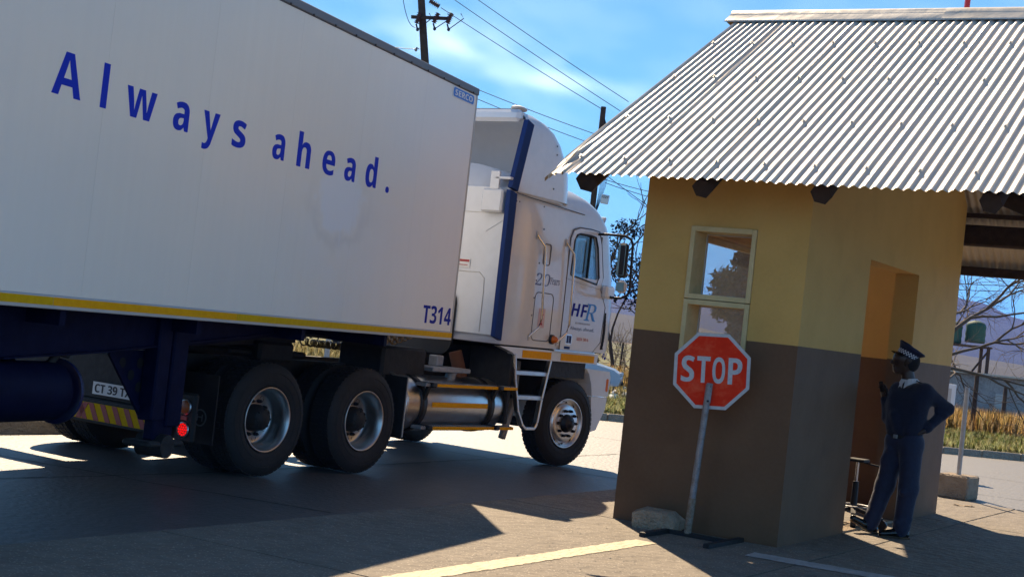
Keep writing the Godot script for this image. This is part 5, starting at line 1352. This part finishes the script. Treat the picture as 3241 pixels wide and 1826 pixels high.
func make_street_things():
	var m := MB.new()
	# swivel stool inside the doorway
	var c := thing("swivel_chair", "worn black swivel chair with bare gas lift inside the doorway", "chair", BLD * id(V(2.6, 0.012, -0.13)))
	for k in 5:
		var an := k * TAU / 5 + 0.3; var d := V(cos(an), 0, sin(an))
		m = MB.new(); m.beam(d * 0.03 + UP * 0.17, d * 0.3 + UP * 0.1, 0.05, 0.035, 0.006); var lg := part(c, "leg", m, mats["dirty_black"])
		m = MB.new(); m.cyl(d * 0.3 + V(-d.z, 0, d.x) * -0.025 + UP * 0.05, d * 0.3 + V(-d.z, 0, d.x) * 0.025 + UP * 0.05, 0.05, 0.05, 14); part(lg, "caster", m, mats["black"])
	m = MB.new(); m.cyl(V(0, 0.14, 0), V(0, 0.44, 0), 0.034, 0.03, 14); part(c, "column", m, mats["black"])
	m = MB.new(); m.cyl(V(0, 0.44, 0), V(0, 0.64, 0), 0.015, 0.015, 12); part(c, "gas_lift", m, mats["chrome"])
	m = MB.new(); m.box(V(-0.1, 0.635, -0.09), V(0.2, 0.03, 0.18), 0.006); m.beam(V(0.05, 0.63, 0.05), V(0.1, 0.6, 0.26), 0.03, 0.015); part(c, "seat_plate", m, mats["dirty_black"])
	m = MB.new(); m.lathe(Transform3D(Basis(V(1, 0, 0), V(0, 0, -1), UP), V(0, 0.2, 0)), [Vector2(0.15, 0.0), Vector2(0.165, 0.008), Vector2(0.18, 0.0), Vector2(0.165, -0.008), Vector2(0.15, 0.0)], 28); part(c, "foot_ring", m, mats["reflector_dull"] if false else mats["galvanised"])
	# post set in a concrete block by the street
	var p := thing("boundary_post", "grey steel post cast in a square concrete block at the street edge", "post", Transform3D(Basis(UP, -0.62), V(6.13, 0.0, -19.62)))
	m = MB.new(); m.box(V(-0.21, 0.0, -0.23), V(0.42, 0.31, 0.46), 0.02); part(p, "concrete_foot", m, mats["block"])
	m = MB.new(); m.cyl(V(0, 0.3, 0), V(0.0, 1.43, 0), 0.03, 0.03, 14); part(p, "pole", m, T("pale_steel", mottled(91, Color(0.32, 0.3, 0.27), Color(0.42, 0.4, 0.37), Color(0.5, 0.49, 0.46), 0.03, 0.2, 0.4), 2.0, 0.5, null, 1.0, false))
	m = MB.new(); m.cyl(V(0, 1.43, 0), V(0.0, 1.46, 0), 0.036, 0.034, 14); part(p, "cap", m, mats["galvanised"])
	# white meter box on a short post
	var q := thing("meter_box", "white metal meter box on a short post behind the steel post", "meter box", Transform3D(Basis(UP, -0.3), V(7.05, 0.0, -23.6)))
	m = MB.new(); m.box(V(-0.1, 1.12, -0.08), V(0.24, 0.34, 0.16), 0.012); part(q, "cabinet", m, mats["white"])
	m = MB.new(); m.box(V(-0.075, 1.15, 0.0805), V(0.15, 0.24, 0.006)); part(q, "cabinet_door", m, mats["pale_rail"])
	m = MB.new(); m.cyl(V(0, 0, 0), V(0, 1.12, 0), 0.03, 0.03, 10); part(q, "post", m, mats["galvanised"])
	# raised boom behind the roof
	var b := thing("boom_barrier", "red and white striped boom raised behind the guard house ridge", "boom barrier", Transform3D(Basis(), V(6.05, 0.0, -21.6)))
	m = MB.new(); m.box(V(-0.17, 0, -0.17), V(0.34, 1.0, 0.34), 0.02); part(b, "cabinet", m, mats["white"])
	for k in 9:
		m = MB.new(); m.beam(V(0.02 + k * 0.012, 0.9 + k * 0.75, 0), V(0.02 + (k + 1) * 0.012, 0.9 + (k + 1) * 0.75, 0), 0.07, 0.07, 0.008, V(1, 0, 0)); part(b, "boom_section", m, M("boom_red", Color(0.55, 0.02, 0.02), 0.4) if k % 2 == 0 else mats["white"])
	# scrap of paper on the slab
	m = MB.new(); m.flat()
	var pt := []
	for i in 5:
		for j in 3: pt.append(V(i * 0.07, 0.006 + 0.012 * sin(i * 2.1 + j), j * 0.05 + 0.01 * sin(i * 3.0)))
	for i in 4:
		for j in 2: m.q(pt[i * 3 + j], pt[i * 3 + j + 1], pt[i * 3 + j + 4], pt[i * 3 + j + 3])
	single("paper_scrap", m, mats["block"], "crumpled scrap of cardboard on the sunlit slab", "litter", "", Transform3D(Basis(UP, 0.3), V(5.7, 0.014, -18.4)))
	# small stones and chips lying on the apron
	var rng := RandomNumberGenerator.new(); rng.seed = 303
	var mm := MultiMesh.new(); mm.transform_format = MultiMesh.TRANSFORM_3D
	var gm := MB.new(); gm.flat()
	var gv := [V(1, 0, 0), V(-0.8, 0.1, 0.3), V(0.1, 0.7, 0), V(0, 0, 1), V(0.1, 0, -0.9)]
	for tr in [[0, 3, 2], [3, 1, 2], [1, 4, 2], [4, 0, 2], [0, 4, 3], [3, 4, 1]]: gm.t(gv[tr[0]], gv[tr[1]], gv[tr[2]])
	mm.mesh = gm.mesh(); mm.instance_count = 900
	for i in 900:
		var u := rng.randf_range(-6.5, 7.0); var n := rng.randf_range(-2.4, 3.0)
		if i < 420: u = rng.randf_range(-3.5, -0.3); n = rng.randf_range(-1.4, 0.2)
		if u > -0.05 and u < 5.4 and n > -1.6 and n < 0.1: u = -4.0 + rng.randf()
		var sc := rng.randf_range(0.002, 0.006) * (2.0 if rng.randf() < 0.06 else 1.0)
		mm.set_instance_transform(i, Transform3D(Basis(UP, rng.randf() * TAU).scaled(V(sc, sc, sc)), BLD * V(u, 0.0125, n)))
	var gi := MultiMeshInstance3D.new(); gi.name = "grit"; gi.multimesh = mm; gi.material_override = mats["kerb"]; add_child(gi)
	tag(gi, "loose grit and small chips scattered over the concrete", "grit", "", "stuff")

# ---------------------------------------------------------------- background
func leaf_mat() -> StandardMaterial3D:
	var m := M("leaf", Color(1, 1, 1), 0.6)
	m.vertex_color_use_as_albedo = true; m.cull_mode = BaseMaterial3D.CULL_DISABLED
	m.backlight_enabled = true; m.backlight = Color(0.3, 0.34, 0.1)
	return m

func leaves(clumps: Array, n: int, size: float, cols: Array, rng: RandomNumberGenerator, stretch := 2.2) -> ArrayMesh:
	# clumps: [centre, radius Vector3]; many small bent leaves through the volume, thicker at the shell
	var st := SurfaceTool.new(); st.begin(Mesh.PRIMITIVE_TRIANGLES)
	for i in n:
		var c: Array = clumps[rng.randi() % clumps.size()]
		var d := V(rng.randfn(), rng.randfn(), rng.randfn()).normalized() * pow(rng.randf(), 0.45)
		var p: Vector3 = c[0] + d * c[1]
		var a := V(rng.randfn(), rng.randfn() - 0.5, rng.randfn()).normalized()
		var b := a.cross(V(rng.randfn(), rng.randfn(), rng.randfn())).normalized()
		var s := size * rng.randf_range(0.6, 1.3)
		var col: Color = cols[rng.randi() % cols.size()]
		col = col * rng.randf_range(0.7, 1.25)
		var nn := a.cross(b)
		var q := [p - a * s * stretch * 0.5, p + b * s * 0.5 + nn * s * 0.12, p + a * s * stretch * 0.5, p - b * s * 0.5 + nn * s * 0.12]
		for k in [0, 2, 1, 0, 3, 2]:
			st.set_color(col); st.set_normal(nn); st.add_vertex(q[k])
	return st.commit()

func limb(m: MB, a: Vector3, d: Vector3, l: float, r: float, depth: int, rng: RandomNumberGenerator, ends: Array, droop := 0.0, kids := 3, spread := 0.7):
	var path := PackedVector3Array([a])
	var dd := d; var p := a
	for i in 5:
		dd = (dd + V(rng.randfn(), rng.randfn(), rng.randfn()) * 0.13 - UP * droop).normalized()
		p += dd * l / 5.0
		path.append(p)
	m.tube(path, r, 6 if r > 0.02 else 4, r * 0.55)
	if depth <= 0:
		ends.append(p)
		return
	for k in kids:
		var t := rng.randi_range(2, 5)
		var side := dd.cross(V(rng.randfn(), rng.randfn(), rng.randfn())).normalized()
		limb(m, path[t] if k > 0 else p, (dd + side * spread * rng.randf_range(0.5, 1.3)).normalized(), l * rng.randf_range(0.55, 0.85), r * 0.58, depth - 1, rng, ends, droop, kids, spread)

func make_tree(called: String, label: String, at: Vector3, trunk_h: float, r: float, crown: Array, n: int, size: float, cols: Array, sd: int, group := "", extra = null):
	var rng := RandomNumberGenerator.new(); rng.seed = sd
	var t := thing(called, label, "tree" if called.find("tree") >= 0 else "shrub", id(at), group)
	var m := MB.new(); var ends := []
	limb(m, Vector3.ZERO, V(rng.randf_range(-0.1, 0.1), 1, 0).normalized(), trunk_h, r, 3, rng, ends, 0.0, 3, 0.75)
	part(t, "trunk", m, mats["pole_wood"])
	part(t, "crown", leaves(crown, n, size, cols, rng), leaf_mat())
	if extra:
		part(t, "blossom", leaves(crown, extra[0], extra[1], [extra[2]], rng, 1.2), leaf_mat())

func clumps(rng: RandomNumberGenerator, c: Vector3, r: Vector3, n: int, k := 0.35) -> Array:
	var o := []
	for i in n:
		var d := V(rng.randfn(), rng.randfn(), rng.randfn()).normalized() * pow(rng.randf(), 0.4)
		o.append([c + d * r * 0.85, r * rng.randf_range(k * 0.6, k)])
	return o

func wire(label: String, a: Vector3, b: Vector3, sag: float, r := 0.008):
	var path := PackedVector3Array()
	for i in 17:
		var t := i / 16.0
		path.append(a.lerp(b, t) - UP * sag * 4.0 * t * (1 - t))
	var m := MB.new(); m.tube(path, r, 5)
	single("overhead_wire", m, M("wire", Color(0.03, 0.04, 0.06), 0.5, 0.5), label, "wire", "overhead wires")

func insulator(parent: Node, at: Vector3, ax: Vector3, l: float):
	var m := MB.new(); var z := ax.normalized(); var xx := z.cross(V(0.3, 0.2, 0.9)).normalized()
	var prof := []
	for k in 6:
		prof.append(Vector2(0.05, k * l / 6)); prof.append(Vector2(0.095, (k + 0.35) * l / 6)); prof.append(Vector2(0.05, (k + 0.6) * l / 6))
	m.lathe(Transform3D(Basis(xx, z.cross(xx), z), at), prof, 12)
	part(parent, "insulator", m, M("porcelain", Color(0.09, 0.03, 0.02), 0.25))

func make_background():
	var rng := RandomNumberGenerator.new(); rng.seed = 99
	var m := MB.new()
	# ---- tall power pole with fused cut-outs on its crossarm
	var D := 45.0
	var foot := px(1385, 1120, -D); foot.y = 0.0
	var p1 := px(1333, 0, -D); var up_ := (p1 - px(1344, 185, -D)).normalized()
	var pole := thing("power_pole", "tall dark timber power pole with crossarm and ribbed brown insulators", "power pole", id(V(p1.x - (p1.y) * up_.x / up_.y, 0, p1.z)))
	var o := pole.position
	m = MB.new(); m.tube(PackedVector3Array([Vector3.ZERO, up_ * 5.0, up_ * 9.0, up_ * 13.2]), 0.17, 12, 0.1); part(pole, "pole", m, mats["pole_wood"])
	var arm := px(1338, 58, -D) - o
	var ax := (px(1430, 62, -D) - px(1300, 56, -D)).normalized()
	m = MB.new(); m.beam(arm - ax * 0.35 + V(0, 0, 0.14), arm + ax * 0.85 + V(0, 0, 0.14), 0.08, 0.1, 0.008); part(pole, "crossarm", m, mats["pole_wood"])
	for q in [[1330, 45, 1318, 80], [1388, 46, 1372, 78], [1430, 46, 1416, 80]]:
		var a := px(q[0], q[1], -D) - o + V(0, 0, 0.2); var b := px(q[2], q[3], -D) - o + V(0, 0, 0.2)
		insulator(pole, a, b - a, (b - a).length())
		m = MB.new(); var e := b + V(0.06, -0.16, 0); m.tube(PackedVector3Array([b, e]), 0.025, 6); m.tube(PackedVector3Array([e, a + V(0.38, -0.12, 0.0), a + V(0.28, 0.02, 0)]), 0.016, 6); m.ball(e, V(0.05, 0.06, 0.04), 8, 6); part(pole, "fuse_link", m, mats["black"])
	insulator(pole, px(1360, 2, -D) - o, px(1392, 22, -D) - px(1360, 2, -D), 0.36)
	m = MB.new(); m.tube(PackedVector3Array([px(1327, 156, -D) - o, px(1318, 150, -D) - o, px(1314, 156, -D) - o]), 0.02, 6); m.ball(px(1316, 157, -D) - o, V(0.05, 0.06, 0.05), 8, 6); part(pole, "stay_insulator", m, mats["galvanised"])
	# ---- second pole pair with a numbered plate
	var D2 := 42.0
	for k in 2:
		var tp := px([1911, 1886][k], [338, 560][k], -D2)
		var pp := thing("utility_pole", ["thin dark timber pole with a white number plate rising beside the eave", "short timber strut pole beside the numbered pole"][k], "utility pole", id(V(tp.x, 0, tp.z)))
		m = MB.new(); m.tube(PackedVector3Array([V(0, 0, 0), V(0, tp.y * 0.5, 0), V(0, tp.y, 0)]), 0.1, 10, 0.075); part(pp, "pole", m, mats["pole_wood"])
		if k == 0:
			var c := px(1914, 632, -D2) - pp.position
			m = MB.new(); m.boxb(Transform3D(Basis(V(0, 0, 1), -0.1), c + V(0.0, 0, 0.14)), V(0.23, 0.26, 0.08), 0.02); var bx := part(pp, "number_plate", m, mats["white"])
			var tx := lettering(bx, "plate_text", "U27", -0.085, 0.085, -0.035, 0.035, 0.0, mats["black"]); tx.transform = Transform3D(Basis(V(0, 0, 1), -0.1), c + V(0.005, 0.06, 0.183)) * tx.transform
			m = MB.new()
			for j in 6: m.tube(PackedVector3Array([V(0.05, tp.y - 0.3, 0.05), V(0.2 + j * 0.04, tp.y * 0.82 + j * 0.05, 0.1), V(0.14 + j * 0.03, tp.y * 0.72, 0.1), V(0.06, tp.y * 0.6, 0.08)]), 0.007, 5)
			part(pp, "service_cable", m, mats["black"])
	# ---- wires
	var Z := -44.0
	for w in [["wire running from the tall pole's insulator down to the thin pole", 1395, 24, 1905, 345], ["wire passing just above the thin pole top", 1434, -4, 1965, 352], ["wire crossing the clear sky highest over the roof edge", 1500, -10, 1990, 322], ["upper of the wires leaving behind the trailer's top corner", 1480, 270, 1900, 430], ["lower of the wires leaving behind the trailer's top corner", 1480, 300, 1860, 450], ["drooping jumper wire left of the tall pole", 1274, -10, 1316, 86], ["wire from the stay insulator to behind the trailer", 1200, 140, 1314, 155], ["wire seen in the gap beside the guard house, upper", 1915, 568, 2120, 620], ["wire seen in the gap beside the guard house, lower", 1915, 578, 2120, 640], ["wire falling steeply across the gap beside the guard house", 1920, 555, 2110, 690], ["upper faint wire beyond the bare tree", 3000, 895, 3300, 905], ["lower faint wire beyond the bare tree", 3000, 915, 3300, 922]]:
		wire(w[0], px(w[1], w[2], -Z * -1.0), px(w[3], w[4], -Z * -1.0), 0.03 if w[1] != 1274 else 0.25, 0.011)
	# ---- trees seen in the gap and through the windows
	var dry := [Color(0.12, 0.13, 0.05), Color(0.16, 0.15, 0.06), Color(0.08, 0.1, 0.035), Color(0.2, 0.17, 0.07)]
	var dark := [Color(0.03, 0.05, 0.016), Color(0.045, 0.07, 0.022), Color(0.07, 0.09, 0.032)]
	var a0 := px(1950, 1130, -52.0); a0.y = 0
	make_tree("gum_tree", "thin airy gum tree growing between the cab and the guard house", a0, 3.6, 0.07, [[V(-0.1, 5.45, 0), V(0.6, 0.4, 0.5)], [V(-0.5, 4.7, 0), V(0.45, 0.5, 0.5)], [V(0.45, 4.2, 0), V(0.7, 0.45, 0.6)], [V(-0.3, 3.9, 0), V(0.6, 0.4, 0.5)]], 800, 0.07, dry, 201)
	var a1 := px(2040, 1130, -50.0); a1.y = 0
	make_tree("coral_tree", "sparse coral tree with small red flowers half hidden by the guard house", a1, 2.4, 0.09, [[V(-0.6, 3.2, 0), V(0.7, 0.8, 0.6)], [V(0.3, 3.8, 0), V(1.0, 0.9, 0.8)]], 420, 0.075, dry, 202, "", [46, 0.11, Color(0.55, 0.03, 0.06)])
	var a2 := px(2370, 1130, -46.0); a2.y = 0
	var r2 := RandomNumberGenerator.new(); r2.seed = 7
	var cc := clumps(r2, V(0, 2.9, 0), V(1.35, 2.1, 1.2), 30, 0.42); cc += clumps(r2, V(0.1, 4.6, 0), V(0.6, 0.75, 0.6), 10, 0.5)
	make_tree("cypress_tree", "dense dark green tree seen through the guard house window", a2, 2.6, 0.16, cc, 15000, 0.13, dark, 203)
	var names := ["brown leafless bush below the mountain beside the guard house", "grey leafless bush at the wire fence"]
	for k in 2:
		var b := px([1960, 2010][k], 1140, [-58.0, -54.0][k]); b.y = 0.1
		var t := thing("bare_bush", names[k], "bush", id(b), "leafless bushes")
		m = MB.new(); var ends := []
		for j in 7: limb(m, V(rng.randf_range(-0.3, 0.3), 0, rng.randf_range(-0.2, 0.2)), V(rng.randf_range(-0.6, 0.6), 1, rng.randf_range(-0.4, 0.4)).normalized(), 0.9, 0.022, 3, rng, ends, 0.0, 3, 0.6)
		part(t, "branches", m, M("dry_twig", Color(0.14, 0.095, 0.06), 0.9))
	# ---- large bare tree on the right
	var bt := thing("bare_tree", "large leafless tree spreading over the low white wall", "tree", id(V(10.4, 0.1, -38.5)))
	m = MB.new(); var e2 := []
	var r3 := RandomNumberGenerator.new(); r3.seed = 58
	m.tube(PackedVector3Array([V(0, 0, 0), V(0.1, 0.9, 0), V(0.3, 1.6, 0.1)]), 0.2, 10, 0.15); part(bt, "trunk", m, mats["pole_wood"])
	m = MB.new()
	for q in [[V(0.3, 1.6, 0.1), V(0.82, 0.62, 0.1), 2.3, 0.07], [V(0.3, 1.6, 0.1), V(0.95, 0.22, 0.2), 2.2, 0.055], [V(0.2, 1.4, 0.0), V(0.3, 0.95, -0.2), 2.0, 0.07], [V(0.3, 1.5, 0.0), V(0.9, -0.05, -0.3), 2.0, 0.045], [V(0.2, 1.2, 0.0), V(-0.7, 0.7, 0.2), 1.9, 0.07], [V(0.3, 1.5, 0.0), V(0.75, 0.5, 0.6), 2.1, 0.055]]:
		limb(m, q[0], q[1].normalized(), q[2], q[3], 5, r3, e2, 0.012, 3, 0.7)
	part(bt, "branches", m, M("bare_branch", Color(0.11, 0.08, 0.06), 0.85))
	# ---- low white building behind the grass, right
	var lb := thing("low_building", "long low whitewashed wall with a narrow metal roof edge beyond the grass", "building", Transform3D(Basis(UP, -0.02), V(13.0, 0.0, -50.0)))
	m = MB.new(); m.box(V(-3, 0, -3.0), V(20, 1.5, 3.0)); m.box(V(-3, 1.5, -0.25), V(20, 0.22, 0.25)); part(lb, "wall", m, mats["old_wall"])
	m = MB.new(); m.prism(PackedVector2Array([Vector2(0.25, 1.72), Vector2(0.25, 1.78), Vector2(-3.2, 1.62), Vector2(-3.2, 1.55)]), Transform3D(Basis(V(0, 0, 1), UP, V(-1, 0, 0)), V(17.2, 0, 0)), 20.4); part(lb, "roof", m, mats["roof_metal"])
	for xx in [3.55]:
		m = MB.new(); m.box(V(xx, 0.55, 0.0), V(0.35, 0.6, 0.03)); part(lb, "vent", m, mats["pale_rail"])
	# green tank tower
	var tt := thing("tank_tower", "green water tanks on a dark steel stand behind the bare tree", "water tank", id(V(16.4, 0.0, -53.5)))
	for k in 2:
		m = MB.new(); m.lathe(Transform3D(Basis(V(1, 0, 0), V(0, 0, -1), UP), V(-0.45 + k * 0.85, 2.75 + 0.1 * k, 0)), [Vector2(0.0, 0.0), Vector2(0.34, 0.0), Vector2(0.36, 0.1), Vector2(0.34, 0.2), Vector2(0.36, 0.3), Vector2(0.34, 0.45), Vector2(0.36, 0.6), Vector2(0.3, 0.72), Vector2(0.1, 0.8), Vector2(0.0, 0.8)], 20); part(tt, "tank", m, M("tank_green", Color(0.015, 0.075, 0.055), 0.7))
	m = MB.new()
	for q in [V(-0.8, 0, -0.4), V(0.8, 0, -0.4), V(-0.8, 0, 0.4), V(0.8, 0, 0.4)]: m.beam(q, q + UP * 2.74, 0.1, 0.1)
	m.box(V(-0.9, 2.68, -0.5), V(1.8, 0.07, 1.0)); m.beam(V(-0.8, 0.2, 0.4), V(0.8, 2.6, 0.4), 0.06, 0.06); m.beam(V(0.8, 0.2, 0.4), V(-0.8, 2.6, 0.4), 0.06, 0.06); part(tt, "stand", m, mats["timber"])
	# fence posts in the grass, right
	for q in [[3095, 1195, 1388, 41.0, "dark weathered fence post standing in golden grass"], [3186, 1228, 1300, 47.0, "short fence post close to the white wall"]]:
		var t := px(q[0], q[1], -q[3]); m = MB.new(); m.tube(PackedVector3Array([V(0, 0, 0), V(0, t.y * 0.5, 0), V(0.0, t.y, 0)]), 0.07, 8, 0.06)
		single("fence_post", m, mats["pole_wood"], q[4], "fence post", "fence posts in the grass", id(V(t.x, 0.05, t.z)))
	# wire fence in the gap
	var fx := px(1950, 1120, -56.0); fx.y = 0.1
	var fn := thing("wire_fence", "sagging wire fence with dark posts beyond the littered grass", "fence", id(fx))
	for k in 9:
		m = MB.new(); m.tube(PackedVector3Array([V(-9.0 + k * 2.3, 0, 0), V(-9.0 + k * 2.3 + 0.03, 1.35, 0)]), 0.05, 7, 0.04); part(fn, "post", m, mats["pole_wood"])
	for k in 9:
		m = MB.new(); m.tube(PackedVector3Array([V(-9, 0.12 + k * 0.14, 0), V(0, 0.1 + k * 0.14, 0), V(9.4, 0.12 + k * 0.14, 0)]), 0.007, 4); part(fn, "wire", m, mats["galvanised"])
	# scrub along the far verge, left and centre
	for k in 16:
		var r4 := RandomNumberGenerator.new(); r4.seed = 500 + k
		var x: float = -19.0 + k * 1.45 + r4.randf_range(-0.5, 0.5)
		var hgt := r4.randf_range(0.5, 0.95)
		make_tree("scrub_bush", "dusty olive scrub bush in the row behind the truck", V(x, 0.05, -52.0 - r4.randf_range(0, 9)), 0.5, 0.03, clumps(r4, V(0, hgt * 0.8, 0), V(1.1, hgt * 0.7, 0.8), 9, 0.45), 1200, 0.075, dry, 600 + k, "scrub behind the truck")
	# pale marker post seen under the trailer
	var mp := px(1036, 1100, -26.0)
	m = MB.new(); m.cyl(Vector3.ZERO, V(0, 2.4, 0), 0.045, 0.045, 12); single("pale_post", m, mats["pale_steel"], "pale round post seen under the trailer between the wheels", "post", "", id(V(mp.x, 0, mp.z)))
	make_car(Transform3D(Basis(UP, 0.12), V(1.42, 0.02, -42.6)))
	# litter
	var lits := [Color(0.7, 0.7, 0.68), Color(0.75, 0.75, 0.72), Color(0.05, 0.25, 0.4), Color(0.6, 0.6, 0.58)]
	for k in 16:
		var q := px(1925 + rng.randf_range(0, 75), rng.randf_range(1165, 1265), -40.0)
		var d := (q - cam.position); var g := cam.position + d * ((0.12 - cam.position.y) / d.y)
		if g.z < -54.0: g = cam.position + d * (50.0 / -d.z); g.y = 0.12
		m = MB.new(); m.flat()
		var ring := PackedVector3Array(); var ring2 := PackedVector3Array()
		var s := rng.randf_range(0.06, 0.15) * (1.7 if k == 2 else 1.0)
		for j in 7:
			var an := TAU * j / 7
			ring.append(V(cos(an) * s * rng.randf_range(0.7, 1.3), 0, sin(an) * s * rng.randf_range(0.7, 1.2))); ring2.append(V(cos(an) * s * 0.5, s * rng.randf_range(0.4, 0.9), sin(an) * s * 0.5))
		m.skin(ring, ring2); m.fan(ring2, V(0, s * 0.8, 0))
		var ci := k % 4
		single("litter", m, M("litter_%d" % ci, lits[ci], 0.6), ["small white plastic scrap on the grass beyond the cab", "small white plastic scrap on the grass beyond the cab", "crumpled blue plastic bag on the grass beyond the cab", "small white plastic scrap on the grass beyond the cab"][ci], "litter", "scraps of litter on the verge" if ci != 2 else "blue bags on the verge", id(g))
	make_grass()

func make_car(at: Transform3D):
	var c := thing("parked_car", "pale silver car parked on the grass, only its nose past the bumper", "car", at)
	var prof := [[-2.0, 0.35], [-2.02, 0.7], [-1.85, 0.85], [-1.5, 0.9], [-1.1, 1.32], [-0.2, 1.38], [0.35, 1.3], [1.0, 0.86], [1.75, 0.7], [1.95, 0.58], [2.0, 0.4], [1.93, 0.22], [1.6, 0.2], [-1.9, 0.2]]
	var rings := []
	for j in 7:
		var z: float = lerp(-0.8, 0.8, j / 6.0); var k: float = [0.92, 0.985, 1.0, 1.0, 1.0, 0.985, 0.92][j]
		var r := PackedVector3Array()
		for p in prof: r.append(V(p[0] * k, 0.2 + (p[1] - 0.2) * (k if p[1] < 0.9 else k * 0.99), z * (1.0 if p[1] < 0.9 else 0.84)))
		rings.append(r)
	var m := MB.new(); m.loft(rings); m.flat(); m.fan(rings[0], V(0, 0.6, -0.8), true); m.fan(rings[6], V(0, 0.6, 0.8))
	part(c, "body", m, M("car_paint", Color(0.36, 0.44, 0.56), 0.25, 0.3))
	m = MB.new(); m.prism(PackedVector2Array([Vector2(-1.35, 0.92), Vector2(-1.05, 1.26), Vector2(0.3, 1.24), Vector2(0.85, 0.9)]), id(V(0, 0, 0.74)), 0.05); part(c, "side_window", m, mats["glass_tint"])
	m = MB.new(); m.boxb(Transform3D(Basis(UP, 0.5), V(1.83, 0.56, 0.6)), V(0.1, 0.13, 0.3), 0.03); part(c, "headlight", m, M("lamp_lens", Color(0.55, 0.6, 0.65), 0.1))
	m = MB.new(); m.boxb(Transform3D(Basis(UP, -0.5), V(1.83, 0.56, -0.6)), V(0.1, 0.13, 0.3), 0.03); part(c, "headlight", m, mats["lamp_lens"])
	m = MB.new(); m.box(V(1.88, 0.25, -0.6), V(0.09, 0.12, 1.2), 0.02); part(c, "bumper_grille", m, mats["black"])
	for q in [V(-1.3, 0.3, 0.8), V(1.25, 0.3, 0.8), V(-1.3, 0.3, -0.62), V(1.25, 0.3, -0.62)]:
		m = MB.new(); m.cyl(q, q - V(0, 0, 0.18), 0.3, 0.3, 20); var w := part(c, "wheel", m, mats["rubber"])
		m = MB.new(); m.cyl(q + V(0, 0, 0.004), q + V(0, 0, 0.012), 0.18, 0.17, 16); part(w, "rim", m, mats["galvanised"])

func make_grass():
	var rng := RandomNumberGenerator.new(); rng.seed = 71
	var st := SurfaceTool.new(); st.begin(Mesh.PRIMITIVE_TRIANGLES)
	for k in 11:
		var an := rng.randf() * TAU; var d := V(cos(an), 0, sin(an)); var b := d * rng.randf() * 0.16; var w := V(-d.z, 0, d.x) * 0.008
		var mid := b + d * 0.05 + UP * 0.55 * rng.randf_range(0.6, 1.0); var tip := b + d * rng.randf_range(0.1, 0.3) + UP * rng.randf_range(0.7, 1.0)
		for q in [b - w, mid + w * 0.8, b + w, b - w, mid - w * 0.8, mid + w * 0.8, mid - w * 0.8, tip, mid + w * 0.8]:
			st.set_normal((UP + d * 0.4).normalized()); st.add_vertex(q)
	var tuft := st.commit()
	var mat := M("grass_blade", Color(1, 1, 1), 0.7); mat.vertex_color_use_as_albedo = true; mat.cull_mode = BaseMaterial3D.CULL_DISABLED; mat.backlight_enabled = true; mat.backlight = Color(0.2, 0.16, 0.04)
	var zones := [["golden_grass", "tall golden dry grass before the white wall", 6500, 5.0, 24.0, -22.0, -8.2, 0.4, 0.75, [Color(0.42, 0.23, 0.04), Color(0.5, 0.32, 0.06), Color(0.36, 0.22, 0.05), Color(0.2, 0.19, 0.03)]],
		["green_grass", "short green grass behind the street kerb", 15000, -6.0, 24.0, -8.4, -0.4, 0.1, 0.22, [Color(0.12, 0.19, 0.015), Color(0.18, 0.22, 0.02), Color(0.27, 0.23, 0.04), Color(0.08, 0.13, 0.015)]],
		["dry_grass", "patchy yellow green grass beyond the cab", 9000, -22.0, 5.0, -27.0, -8.0, 0.14, 0.36, [Color(0.3, 0.24, 0.05), Color(0.2, 0.19, 0.04), Color(0.38, 0.29, 0.09), Color(0.12, 0.13, 0.03)]]]
	for z in zones:
		var mm := MultiMesh.new(); mm.transform_format = MultiMesh.TRANSFORM_3D; mm.use_colors = true; mm.mesh = tuft; mm.instance_count = z[2]
		for i in z[2]:
			var u := rng.randf_range(z[3], z[4]); var n := rng.randf_range(z[5], z[6])
			var h := rng.randf_range(z[7], z[8]); var w: float = max(h, 0.3)
			mm.set_instance_transform(i, Transform3D(Basis(UP, rng.randf() * TAU).scaled(V(w, h, w)), VRG * V(u, 0.09, n)))
			mm.set_instance_color(i, z[9][rng.randi() % 4] * rng.randf_range(0.75, 1.2))
		var g := MultiMeshInstance3D.new(); g.name = z[0]; g.multimesh = mm; g.material_override = mat; add_child(g)
		tag(g, z[1], "grass", "", "stuff")
